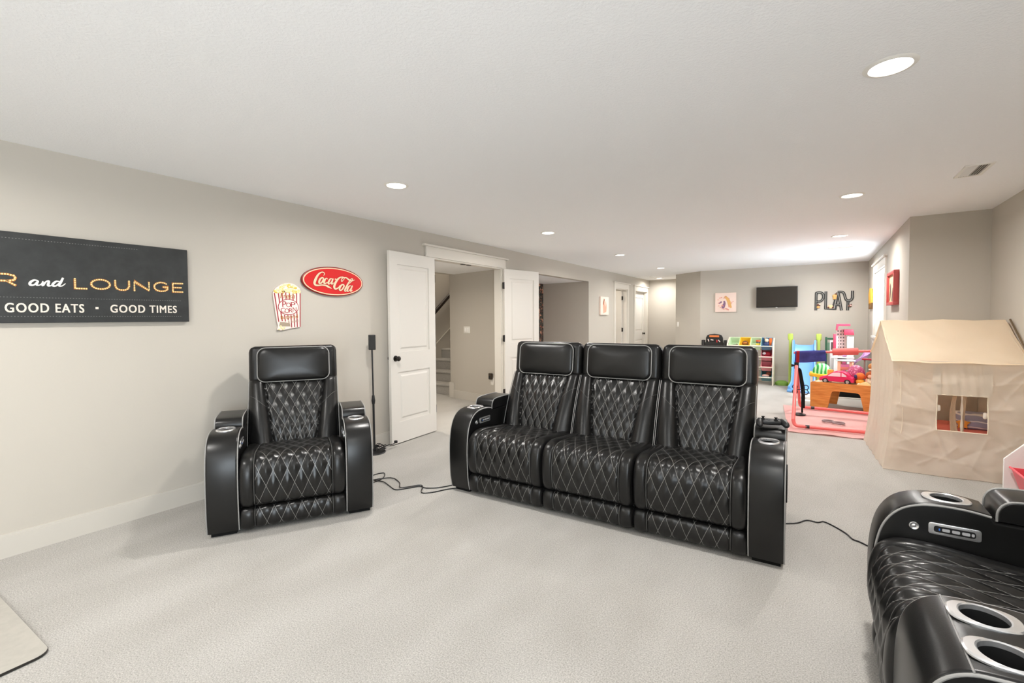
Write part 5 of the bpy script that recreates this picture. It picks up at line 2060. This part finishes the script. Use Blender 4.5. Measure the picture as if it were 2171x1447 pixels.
# pink sequinned ball
bp = mat('sequin_pink', srgb(206, 104, 142), 0.35)
n, l, b = nodes_of(bp)
tc = n.new('ShaderNodeTexCoord')
vo = n.new('ShaderNodeTexVoronoi')
vo.inputs['Scale'].default_value = 42
l.new(tc.outputs['Object'], vo.inputs['Vector'])
rp_ = n.new('ShaderNodeValToRGB')
rp_.color_ramp.elements[0].color = srgb(232, 150, 180)
rp_.color_ramp.elements[0].position = 0.1
rp_.color_ramp.elements[1].color = srgb(176, 70, 112)
rp_.color_ramp.elements[1].position = 0.5
l.new(vo.outputs['Distance'], rp_.inputs['Fac'])
l.new(rp_.outputs['Color'], b.inputs['Base Color'])
bm = NB()
ball(bm, (0, 0, 0.135), 0.112, 0.112, 0.135, 28)
tag(obj('sequin_ball', bm, bp, None, ont(0.505, 0.315, 0.389)), 'round pink sequinned toy ball behind the toy car', 'ball')


def plush(name, label, loc, rz, body, head, bc, hc, extra=()):
    t = thing(name, label, 'soft toy', loc, rz, 'toys on the activity table')
    bm = NB()
    ball(bm, (0, 0, body[2]), *body, 16)
    obj('body', bm, bc, t)
    bm = NB()
    ball(bm, (head[3], head[4], body[2] * 2 + head[2] * 0.75), head[0], head[1], head[2], 16)
    obj('head', bm, hc, t)
    for nm, c, r, m in extra:
        bm = NB()
        ball(bm, c, *r, 12)
        obj(nm, bm, m, t)
    return t


plush('soft_toy', 'orange round soft toy with a dark face beside the toy car', ont(0.587, 0.13), TA, (0.055, 0.05, 0.045), (0.058, 0.055, 0.05, 0.0, 0.0), col('toy_amber', 240, 168, 60, 0.8), col('toy_orange', 226, 110, 44, 0.8),
      (('muzzle', (-0.045, -0.03, 0.12), (0.025, 0.025, 0.03), col('toy_blue', 56, 50, 96, 0.7)), ('fin', (0.055, 0.0, 0.115), (0.022, 0.014, 0.026), col('toy_rust', 196, 70, 44, 0.8)), ('foot', (0.0, -0.05, 0.016), (0.03, 0.022, 0.016), col('toy_cream', 244, 226, 200, 0.8))))
plush('doll', 'doll with brown hair and white top leaning at the right end of the table', ont(0.705, 0.14), TA, (0.045, 0.04, 0.055), (0.058, 0.05, 0.055, 0.0, 0.0), col('toy_cream', 244, 226, 200, 0.8), col('hair_brown', 170, 84, 36, 0.8),
      (('face', (0.0, -0.035, 0.135), (0.030, 0.022, 0.032), col('toy_skin', 240, 186, 160, 0.7)), ('hair_lock', (0.05, -0.01, 0.10), (0.018, 0.016, 0.06), col('hair_brown', 170, 84, 36, 0.8)), ('arm', (-0.045, -0.01, 0.06), (0.015, 0.015, 0.04), col('toy_skin', 240, 186, 160, 0.7))))
plush('doll', 'doll with blond hair standing on a red toy box at the right end', ont(0.695, 0.27, 0.389 + 0.12), TA, (0.035, 0.03, 0.055), (0.042, 0.04, 0.045, 0.0, 0.0), col('toy_brownish', 130, 84, 60, 0.8), col('hair_tan', 196, 134, 76, 0.8),
      (('collar', (0, -0.02, 0.10), (0.035, 0.02, 0.016), col('toy_cream', 244, 226, 200, 0.8)),))
bx_ = thing('toy_box', 'red toy box under the blond doll', 'toy', ont(0.695, 0.27), TA)
bm = NB()
rbox(bm, -0.065, 0.065, -0.055, 0.055, 0, 0.12, 0.008, 2)
obj('box_body', bm, col('toy_darkred', 158, 34, 44, 0.5), bx_)
bm = NB()
box(bm, -0.05, 0.05, -0.0565, -0.054, 0.02, 0.10)
obj('box_front', bm, col('toy_tan', 206, 158, 104, 0.6), bx_, smooth=False)
twr = thing('toy_tower', 'dark red toy tower at the right end of the table beside the tent', 'toy', ont(0.752, 0.41), TA)
bm = NB()
rbox(bm, -0.045, 0.045, -0.05, 0.05, 0, 0.26, 0.006, 2)
obj('tower_body', bm, col('toy_crimson', 170, 24, 50, 0.5), twr)
bm = NB()
lathe(bm, [(0, 0.26), (0.07, 0.26), (0.06, 0.285), (0.03, 0.33), (0, 0.335)], 16)
obj('tower_roof', bm, col('toy_plum', 112, 60, 70, 0.5), twr)
for z in (0.07, 0.15):
    bm = NB()
    rbox(bm, -0.025, 0.025, -0.054, -0.048, z, z + 0.05, 0.002, 1)
    obj('tower_window', bm, col('toy_rosepale', 236, 170, 176, 0.5), twr)
rf = thing('toy_gate', 'red topped toy stall frame over the dolls at the right', 'toy', ont(0.66, 0.51), TA)
for s in (-1, 1):
    bm = NB()
    box(bm, s * 0.085 - 0.009, s * 0.085 + 0.009, -0.01, 0.01, 0, 0.335)
    obj('gate_post', bm, col('toy_greypost', 150, 126, 118, 0.5), rf, smooth=False)
bm = NB()
rbox(bm, -0.115, 0.115, -0.035, 0.035, 0.335, 0.360, 0.006, 2)
obj('gate_roof', bm, col('toy_crimson', 170, 24, 50, 0.5), rf)
bm = NB()
prism(bm, [(-0.11, 0.0), (-0.02, 0.05), (0.02, 0.055), (0.06, 0.02), (0.12, 0.0)], -0.04, 0.04, frame((0, 0, 0), (1, 0, 0), (0, 0, 1)), 0.006, 2)
tag(obj('crumpled_cloth', bm, col('cloth_straw', 236, 210, 150, 0.9), None, ont(0.655, 0.055, 0.389), TA), 'straw yellow crumpled cloth on the front right edge of the table', 'cloth')
# playset with pale blue roof
ps = thing('toy_kiosk', 'peach toy kiosk with a pale blue oval roof on the table', 'toy', ont(0.345, 0.49), TA)
bm = NB()
ball(bm, (0, 0, 0.315), 0.125, 0.09, 0.018, 24)
obj('kiosk_roof', bm, col('toy_paleblue', 190, 228, 232, 0.4), ps)
for x, y in ((-0.075, -0.03), (0.075, -0.03), (-0.075, 0.04), (0.075, 0.04)):
    bm = NB()
    rbox(bm, x - 0.022, x + 0.022, y - 0.012, y + 0.012, 0.0, 0.305, 0.004, 1)
    obj('kiosk_post', bm, col('toy_peach', 246, 196, 166, 0.5), ps)
for z, c in ((0.10, ('toy_lime', 190, 206, 40)), (0.175, ('toy_coralpink', 220, 128, 116)), (0.215, ('toy_mauve', 214, 120, 170))):
    bm = NB()
    rbox(bm, -0.055, 0.055, -0.045, 0.045, z, z + 0.045, 0.006, 2)
    obj('kiosk_shelf', bm, col(*c, 0.5), ps)
# small blocks at the left of the kiosk
for i, (x, y, s, c, nm) in enumerate(((0.165, 0.30, (0.06, 0.05, 0.06), ('toy_mist', 206, 206, 222), 'pale lilac toy block beside the striped green bag'), (0.20, 0.24, (0.05, 0.05, 0.05), ('toy_white', 240, 232, 240), 'white toy block with blue mark behind the toy car'), (0.225, 0.33, (0.05, 0.05, 0.10), ('toy_leaf', 196, 214, 150), 'pale green toy block left of the kiosk'), (0.17, 0.40, (0.07, 0.06, 0.17), ('toy_tangerine', 238, 150, 62), 'orange toy block left of the kiosk'), (0.25, 0.43, (0.06, 0.05, 0.15), ('toy_butter', 246, 216, 160), 'butter yellow toy block against the kiosk'))):
    bm = NB()
    rbox(bm, -s[0] / 2, s[0] / 2, -s[1] / 2, s[1] / 2, 0, s[2], 0.008, 2)
    tag(obj('toy_block', bm, col(*c, 0.5), None, ont(x, y), TA + 0.3 * (i % 3) - 0.2), nm, 'toy block', 'toy blocks on the activity table')

# yellow stool with the striped green bag
ys = thing('toy_stool', 'yellow topped low stool behind the left end of the table', 'stool', (0.045, 9.16, 0))
bm = NB()
prism(bm, [(-0.14, 0.40), (-0.145, 0.43), (-0.13, 0.455), (0, 0.435), (0.13, 0.44), (0.145, 0.42), (0.13, 0.39), (0, 0.375)], -0.13, 0.13, frame((0, 0, 0), (1, 0, 0), (0, 0, 1)), 0.01, 2)
obj('seat', bm, col('stool_yellow', 244, 188, 46, 0.45), ys)
for x in (-0.11, 0.11):
    for y in (-0.10, 0.10):
        bm = NB()
        rbox(bm, x - 0.018, x + 0.018, y - 0.018, y + 0.018, 0, 0.395, 0.004, 1)
        obj('leg', bm, col('stool_white', 240, 226, 196, 0.5), ys)
gb = mat('green_stripes', srgb(70, 180, 90), 0.4)
n, l, b = nodes_of(gb)
tc = n.new('ShaderNodeTexCoord')
wv = n.new('ShaderNodeTexWave')
wv.inputs['Scale'].default_value = 5.5
wv.inputs['Distortion'].default_value = 2.5
l.new(tc.outputs['Object'], wv.inputs['Vector'])
rp_ = n.new('ShaderNodeValToRGB')
rp_.color_ramp.elements[0].color = srgb(38, 160, 66)
rp_.color_ramp.elements[0].position = 0.35
rp_.color_ramp.elements[1].color = srgb(186, 240, 186)
rp_.color_ramp.elements[1].position = 0.7
l.new(wv.outputs['Fac'], rp_.inputs['Fac'])
l.new(rp_.outputs['Color'], b.inputs['Base Color'])
bm = NB()
pillow(bm, [(-0.13, -0.05), (-0.06, -0.085), (0.08, -0.085), (0.135, -0.04), (0.135, 0.04), (0.08, 0.085), (-0.06, 0.085), (-0.13, 0.05)], 0.17, I4, 10, 2.2)
tag(obj('striped_bag', bm, gb, None, (0.075, 9.14, 0.438)), 'green and white striped plump bag on the yellow stool', 'bag')

# black box under/behind the table
bb_ = thing('storage_box', 'low black box on a white tray seen through the table arch', 'box', (0.40, 9.62, 0))
bm = NB()
rbox(bm, -0.27, 0.27, -0.16, 0.16, 0, 0.02, 0.005, 1)
obj('tray', bm, 'white', bb_)
bm = NB()
rbox(bm, -0.24, 0.25, -0.14, 0.14, 0.02, 0.16, 0.008, 2)
obj('box_body', bm, 'black_matt', bb_)

# ------------------------------------------------------------------ slide
sl = thing('toy_slide', 'blue toddler slide with lime green ladder posts by the far wall', 'slide', (-0.20, 9.76, 0))
blue = col('slide_blue', 112, 168, 228, 0.4)
lime = col('slide_lime', 186, 208, 92, 0.5)
path = catmull([(0, 0.0, 0.055), (0, 0.14, 0.07), (0, 0.32, 0.22), (0, 0.52, 0.52), (0, 0.66, 0.74), (0, 0.76, 0.82), (0, 0.86, 0.83)], 5)
prof = [(-0.19, 0.10), (-0.165, 0.10), (-0.15, 0.015), (-0.10, 0.0), (0.10, 0.0), (0.15, 0.015), (0.165, 0.10), (0.19, 0.10), (0.19, -0.03), (-0.19, -0.03)]
bm = NB()
rows = []
for i, p in enumerate(path):
    a, b_2 = path[max(i - 1, 0)], path[min(i + 1, len(path) - 1)]
    t = (b_2 - a).normalized()
    nrm = Vector((0, -t.z, t.y))
    f = 1.0 + 0.22 * max(0, 1 - i / 7)
    rows.append([bm.verts.new(Vector((x * f, p.y, p.z)) + nrm * h * (1 - 0.5 * max(0, 1 - i / 5))) for x, h in prof])
for a, b_2 in zip(rows, rows[1:]):
    for k in range(len(prof)):
        bm.faces.new((a[k], a[(k + 1) % len(prof)], b_2[(k + 1) % len(prof)], b_2[k]))
bm.faces.new(rows[0][::-1])
bm.faces.new(rows[-1])
obj('chute', bm, blue, sl, angle=50)
bm = NB()
rbox(bm, -0.245, 0.245, -0.05, 0.16, 0.0, 0.055, 0.02, 3)
obj('chute_foot', bm, blue, sl)
for s in (-1, 1):
    bm = NB()
    prism(bm, [(0.80, 0.0), (1.10, 0.0), (1.02, 0.30), (0.95, 0.75), (0.93, 1.03), (0.85, 1.05), (0.84, 0.82)], -0.025, 0.025, frame((s * 0.235, 0, 0), (0, 1, 0), (0, 0, 1)), 0.015, 2)
    obj('side_post', bm, lime, sl)
    bm = NB()
    rbox(bm, s * 0.235 - 0.045, s * 0.235 + 0.045, 0.85, 0.94, 0.92, 1.05, 0.02, 3)
    obj('hand_grip', bm, lime, sl)
for k in range(3):
    bm = NB()
    rbox(bm, -0.215, 0.215, 0.96 - 0.03 * k, 1.06 - 0.03 * k, 0.18 + 0.2 * k, 0.215 + 0.2 * k, 0.012, 2)
    obj('step', bm, blue, sl)
bm = NB()
lathe(bm, [(0, 0), (0.118, 0), (0.125, 0.02), (0.118, 0.05), (0.07, 0.085), (0, 0.095)], 28)
tag(obj('stepping_stone', bm, col('stone_green', 142, 184, 84, 0.6), None, (-0.578, 10.72, 0)), 'green rounded stepping stone on the carpet left of the slide', 'stepping stone')

# ------------------------------------------------------------------ doll house with spiral slide
dh = thing('doll_house', 'white and pink toy tower house behind the gym bar', 'doll house', (0.42, 10.35, 0))
wht = col('house_white', 246, 240, 238, 0.4)
pnk = col('house_pink', 222, 70, 100, 0.4)
lav = col('house_lavender', 214, 170, 222, 0.4)
for x, w in ((-0.125, 0.03), (0.09, 0.05)):
    bm = NB()
    rbox(bm, x - w, x + w, -0.10, 0.10, 0, 1.02, 0.006, 2)
    obj('house_column', bm, wht, dh)
bm = NB()
rbox(bm, -0.115, 0.03, 0.06, 0.10, 0, 1.15, 0.004, 1)
obj('house_back', bm, col('house_blush', 240, 214, 210, 0.5), dh)
bm = NB()
for r in range(9):
    for c in range(3):
        box(bm, -0.10 + 0.042 * c, -0.08 + 0.042 * c, 0.055, 0.061, 0.62 + 0.06 * r, 0.645 + 0.06 * r)
obj('lattice_holes', bm, col('house_hole', 110, 92, 92, 0.6), dh, smooth=False)
bm = NB()
rbox(bm, -0.11, 0.03, -0.09, 0.06, 0.22, 0.60, 0.004, 1)
obj('house_room', bm, col('house_magenta', 196, 84, 124, 0.5), dh)
for z in (0.20, 0.62):
    bm = NB()
    box(bm, -0.19, 0.15, -0.11, 0.11, z, z + 0.025)
    obj('house_floor', bm, wht, dh, smooth=False)
bm = NB()
prism(bm, [(-0.13, 1.13), (-0.115, 1.245), (0.085, 1.245), (0.085, 1.205), (-0.09, 1.205), (-0.105, 1.13)], -0.10, 0.11, frame((0, 0, 0), (1, 0, 0), (0, 0, 1)), 0.004, 1)
obj('roof', bm, pnk, dh)
bm = NB()
prism(bm, [(-0.005, 1.145), (0.13, 1.145), (0.145, 1.045), (-0.005, 1.045)], -0.125, 0.10, frame((0, 0, 0), (1, 0, 0), (0, 0, 1)), 0.006, 2)
obj('roof', bm, pnk, dh)
bm = NB()
rbox(bm, -0.165, -0.120, -0.105, 0.02, 0.72, 1.06, 0.006, 2)
obj('shutter', bm, pnk, dh)
bm = NB()
pts, R2 = [], []
for k in range(25):
    t = k / 24
    a = -0.5 + 4.2 * t
    pts.append((0.225 + 0.11 * math.cos(a), -0.02 - 0.11 * math.sin(a), 0.74 - 0.30 * t))
sp_ = [Vector(p) for p in pts]
rows = []
for i, p in enumerate(sp_):
    a, b_2 = sp_[max(i - 1, 0)], sp_[min(i + 1, 24)]
    t = (b_2 - a).normalized()
    s = t.cross(Vector((0, 0, 1))).normalized()
    rows.append([bm.verts.new(p + s * x + Vector((0, 0, h))) for x, h in ((-0.05, 0.05), (-0.04, 0.0), (0.04, 0.0), (0.05, 0.05), (0.046, 0.05), (0.036, 0.01), (-0.036, 0.01), (-0.046, 0.05))])
for a, b_2 in zip(rows, rows[1:]):
    for k in range(8):
        bm.faces.new((a[k], a[(k + 1) % 8], b_2[(k + 1) % 8], b_2[k]))
bm.faces.new(rows[0][::-1])
bm.faces.new(rows[-1])
obj('spiral_slide', bm, lav, dh, angle=50)
bm = NB()
cyl(bm, 0.02, 0, 0.46, 12, T(0.225, -0.02, 0))
obj('slide_post', bm, lav, dh)
d2 = thing('doll', 'small brown haired doll sitting in the toy tower house', 'doll', (0.43, 10.30, 0.646))
bm = NB()
ball(bm, (0, 0, 0.045), 0.045, 0.035, 0.045, 14)
obj('body', bm, lav, d2)
bm = NB()
ball(bm, (0.008, 0, 0.13), 0.034, 0.032, 0.04, 14)
obj('head', bm, col('doll_brown', 130, 82, 48, 0.8), d2)
bm = NB()
ball(bm, (-0.010, -0.016, 0.125), 0.022, 0.02, 0.028, 12)
obj('face', bm, col('toy_skin', 240, 186, 160, 0.7), d2)

# green chalk easel by the wall
ez = thing('toy_easel', 'green framed toy easel left of the doll house', 'easel', (0.285, 10.74, 0))
gr = col('easel_green', 62, 110, 84, 0.5)
for x in (-0.13, 0.11):
    bm = NB()
    rbox(bm, x - 0.018, x + 0.018, -0.02, 0.02, 0, 0.985, 0.004, 1)
    obj('easel_leg', bm, gr, ez)
for z in (0.955, 0.70):
    bm = NB()
    rbox(bm, -0.11, 0.09, -0.018, 0.018, z - 0.018, z + 0.018, 0.004, 1)
    obj('easel_rail', bm, gr, ez)
bm = NB()
box(bm, -0.11, 0.09, -0.006, 0.006, 0.72, 0.88)
obj('easel_board', bm, col('easel_sage', 122, 158, 136, 0.6), ez, smooth=False)
tc_ = thing('toy_cupboard', 'narrow white toy cupboard between the green easel and the doll house', 'toy', (0.255, 10.55, 0))
bm = NB()
rbox(bm, -0.045, 0.045, -0.03, 0.03, 0, 0.93, 0.006, 2)
obj('cupboard_body', bm, wht, tc_)
bm = NB()
rbox(bm, -0.03, 0.03, -0.036, -0.028, 0.76, 0.90, 0.003, 1)
obj('cupboard_door', bm, col('house_hole', 110, 92, 92, 0.6), tc_)

# ------------------------------------------------------------------ bin shelf
sh = thing('bin_shelf', 'white toy storage rack holding coloured bins by the far wall', 'shelf', (-1.145, 10.70, 0))
ivory = col('rack_ivory', 240, 232, 214, 0.5)
HW = 0.42
for s in (-1, 1):
    bm = NB()
    prism(bm, [(-0.205, 0), (0.14, 0), (0.14, 0.94), (0.10, 0.955), (-0.185, 0.83), (-0.205, 0.80)], -0.012, 0.012, frame((s * HW, 0, 0), (0, 1, 0), (0, 0, 1)), 0.003, 1)
    obj('side_panel', bm, ivory, sh)
for z in (0.80, 0.583, 0.374, 0.167):
    for y, dz in ((-0.192, -0.012), (0.048, 0.128)):
        bm = NB()
        tube(bm, [(-HW + 0.01, y, z + dz), (HW - 0.01, y, z + dz)], 0.0085, n=8)
        obj('bin_rail', bm, ivory, sh)


def bin_mesh(name, w, d, h, c):
    bm = NB()
    o0 = [(-w / 2 * 0.86, -d / 2 * 0.86), (w / 2 * 0.86, -d / 2 * 0.86), (w / 2 * 0.86, d / 2 * 0.86), (-w / 2 * 0.86, d / 2 * 0.86)]
    o1 = [(-w / 2, -d / 2), (w / 2, -d / 2), (w / 2, d / 2), (-w / 2, d / 2)]
    t = 0.005
    L = [(o0, 0.0, 1.0), (o1, h, 1.0), (o1, h, 1.06), (o1, h + 0.006, 1.06), (o1, h + 0.006, 1 - t * 2 / w), (o0, t, 1 - t * 2 / w)]
    R = [[bm.verts.new((x * k, y * k, z)) for x, y in o] for o, z, k in L]
    for a, b in zip(R, R[1:]):
        for k in range(4):
            bm.faces.new((a[k], a[(k + 1) % 4], b[(k + 1) % 4], b[k]))
    bm.faces.new(R[0][::-1])
    bm.faces.new(R[-1])
    return mesh_of(name, bm, c, smooth=False)


BINC = {'mint': (206, 228, 190), 'yellow': (246, 206, 60), 'blue': (92, 132, 160), 'pink': (232, 150, 152), 'maroon': (140, 58, 70), 'teal': (96, 138, 144), 'rose': (206, 128, 136)}
for k, v in BINC.items():
    col('bin_' + k, *v, 0.45)
tilt = math.radians(36)


def shelf_bin(ix, tier, c, label):
    x = -1.145 + (-HW + 0.02) + (2 * HW - 0.04) * (ix + 0.5) / 4
    z = (0.80, 0.583, 0.374, 0.167)[tier]
    o = put('storage_bin', bin_mesh('storage_bin', 0.192, 0.26, 0.125, M['c_bin_' + c]))
    o.matrix_world = Matrix.Translation((x, 10.70, z - 0.028)) @ Matrix.Rotation(tilt, 4, 'X')
    return tag(o, label, 'storage bin', 'bins in the toy storage rack'), x, z


def in_bin(name, label, x, z, dx, dz, dy=0.0):
    return thing(name, label, 'toy', (x + dx, 10.655 + dy, z - 0.012 + dz), 0, 'toys in the bins of the rack')


o, x, z = shelf_bin(0, 0, 'mint', 'mint green bin at the left end of the top row')
t = in_bin('toy_figure', 'dark small toy in the mint bin at the left end', x, z, 0.0, -0.02)
bm = NB()
ball(bm, (0, 0, 0.02), 0.055, 0.04, 0.022, 12)
obj('body', bm, col('toy_darkbrown', 66, 46, 38, 0.6), t)
bm = NB()
ball(bm, (0.04, -0.01, 0.035), 0.025, 0.02, 0.02, 10)
obj('head', bm, col('toy_brownish', 130, 84, 60, 0.8), t)
o, x, z = shelf_bin(1, 0, 'yellow', 'yellow bin in the top row')
t = in_bin('toy_figure', 'brown round toy inside the yellow bin', x, z, 0, 0.0)
bm = NB()
ball(bm, (0, 0, 0.04), 0.062, 0.05, 0.06, 14)
obj('body', bm, col('toy_cocoa', 112, 72, 36, 0.7), t)
bm = NB()
ball(bm, (0.0, -0.035, 0.055), 0.045, 0.03, 0.022, 12)
obj('band', bm, col('toy_ochre', 190, 120, 44, 0.7), t)
o, x, z = shelf_bin(2, 0, 'mint', 'mint green bin between the yellow and blue bins of the top row')
t = in_bin('stacking_toy', 'stacking toy of orange, grey and yellow rings in the mint bin', x, z, 0.04, -0.02)
for k, (r, c) in enumerate(((0.042, ('toy_lemon', 246, 214, 84)), (0.042, ('toy_lemon', 246, 214, 84)), (0.040, ('toy_slate', 90, 96, 104)), (0.044, ('toy_brick', 222, 104, 62)))):
    bm = NB()
    lathe(bm, [(0, 0.036 * k), (r * 0.9, 0.036 * k), (r, 0.036 * k + 0.018), (r * 0.9, 0.036 * k + 0.035), (0, 0.036 * k + 0.035)], 16)
    obj('ring', bm, col(*c, 0.5), t)
bm = NB()
ball(bm, (0, 0, 0.02), 0.045, 0.035, 0.025, 12)
tag(obj('toy_figure', bm, col('toy_peach', 246, 196, 166, 0.5), None, (x - 0.045, 10.645, z - 0.035)), 'peach toy lying beside the stacking rings', 'toy', 'toys in the bins of the rack')
o, x, z = shelf_bin(3, 0, 'blue', 'blue bin at the right end of the top row')
t = in_bin('soft_toy', 'cream headed navy soft toy sitting in the blue bin', x, z, -0.005, -0.01)
bm = NB()
ball(bm, (0, 0, 0.04), 0.06, 0.04, 0.055, 14)
obj('body', bm, col('toy_navy', 58, 70, 110, 0.8), t)
bm = NB()
ball(bm, (0.0, -0.01, 0.125), 0.038, 0.034, 0.038, 14)
obj('head', bm, col('toy_cream', 244, 226, 200, 0.8), t)
bm = NB()
ball(bm, (-0.03, -0.01, 0.165), 0.012, 0.01, 0.022, 10)
obj('ear', bm, col('toy_tan', 206, 158, 104, 0.6), t)
bm = NB()
rbox(bm, -0.02, 0.03, -0.03, 0.02, 0.0, 0.17, 0.008, 2)
tag(obj('toy_block', bm, col('toy_orange', 226, 110, 44, 0.8), None, (x + 0.062, 10.655, z - 0.02)), 'tall orange toy at the right end of the blue bin', 'toy', 'toys in the bins of the rack')
o, x, z = shelf_bin(3, 1, 'rose', 'rose bin in the second row of the rack')
t = in_bin('toy_figure', 'crimson and white toy in the rose bin', x, z, -0.01, 0.0)
bm = NB()
ball(bm, (0.02, 0, 0.045), 0.075, 0.045, 0.055, 14)
obj('body', bm, col('toy_crimson', 170, 24, 50, 0.5), t)
bm = NB()
ball(bm, (-0.035, -0.03, 0.065), 0.035, 0.02, 0.026, 12)
obj('window', bm, col('toy_white', 240, 232, 240, 0.5), t)
o, x, z = shelf_bin(3, 2, 'pink', 'pink bin in the third row of the rack')
bm = NB()
rbox(bm, -0.085, 0.085, -0.05, 0.05, 0.0, 0.10, 0.01, 2)
tag(obj('toy_case', bm, col('bin_maroon', 140, 58, 70, 0.5), None, (x, 10.66, z - 0.0)), 'maroon toy case standing in the pink bin', 'toy', 'toys in the bins of the rack')
o, x, z = shelf_bin(3, 3, 'teal', 'teal bin in the bottom row of the rack')
t = in_bin('soft_toy', 'pale pink soft toy with brown hair in the teal bin', x, z, 0, 0.0)
bm = NB()
ball(bm, (-0.02, -0.02, 0.02), 0.075, 0.04, 0.035, 14)
obj('body', bm, col('toy_blushpink', 240, 196, 184, 0.8), t)
bm = NB()
ball(bm, (0.035, 0.01, 0.06), 0.05, 0.04, 0.05, 14)
obj('hair', bm, col('toy_rustbrown', 120, 62, 40, 0.8), t)

# ------------------------------------------------------------------ toy workbench
wb = thing('toy_workbench', 'black toy workbench with an orange badge in the far corner', 'toy workbench', (-1.885, 10.85, 0))
dk = col('bench_black', 30, 28, 26, 0.5)
bm = NB()
prism(bm, [(-0.175, 0.80), (-0.175, 0.93), (-0.15, 0.985), (-0.10, 1.008), (0, 1.02), (0.10, 1.008), (0.15, 0.985), (0.175, 0.93), (0.175, 0.80)], -0.03, 0.0, frame((0, 0.02, 0), (1, 0, 0), (0, 0, 1)), 0.008, 2)
obj('tool_board', bm, dk, wb)
bm = NB()
rbox(bm, -0.10, 0.10, -0.004, 0.022, 0.945, 0.985, 0.006, 2)
obj('orange_badge', bm, col('bench_orange', 230, 124, 62, 0.5), wb)
bm = NB()
rbox(bm, -0.255, 0.255, -0.18, 0.08, 0.52, 0.60, 0.01, 2)
obj('bench_top', bm, dk, wb)
for s in (-1, 1):
    bm = NB()
    rbox(bm, s * 0.225 - 0.03, s * 0.225 + 0.03, -0.05, 0.07, 0.0, 0.885, 0.012, 2)
    obj('bench_side', bm, dk, wb)
bm = NB()
rbox(bm, -0.20, 0.20, 0.0, 0.06, 0.60, 0.83, 0.006, 1)
obj('bench_back', bm, dk, wb)
for i, (x, z, rz, c) in enumerate(((-0.12, 0.875, 0.3, 'tool_white'), (-0.045, 0.885, 1.4, 'tool_white'), (0.055, 0.86, 0.1, 'tool_red'), (0.10, 0.865, 0.7, 'tool_white'))):
    col('tool_white', 236, 216, 210); col('tool_red', 200, 40, 50)
    bm = NB()
    rbox(bm, -0.010, 0.010, -0.03, 0.03, 0, 0.012, 0.004, 1, frame((x, 0.018, z), (math.cos(rz), 0, math.sin(rz)), (-math.sin(rz), 0, math.cos(rz))))
    o = obj('toy_tool', bm, M['c_' + c], wb)
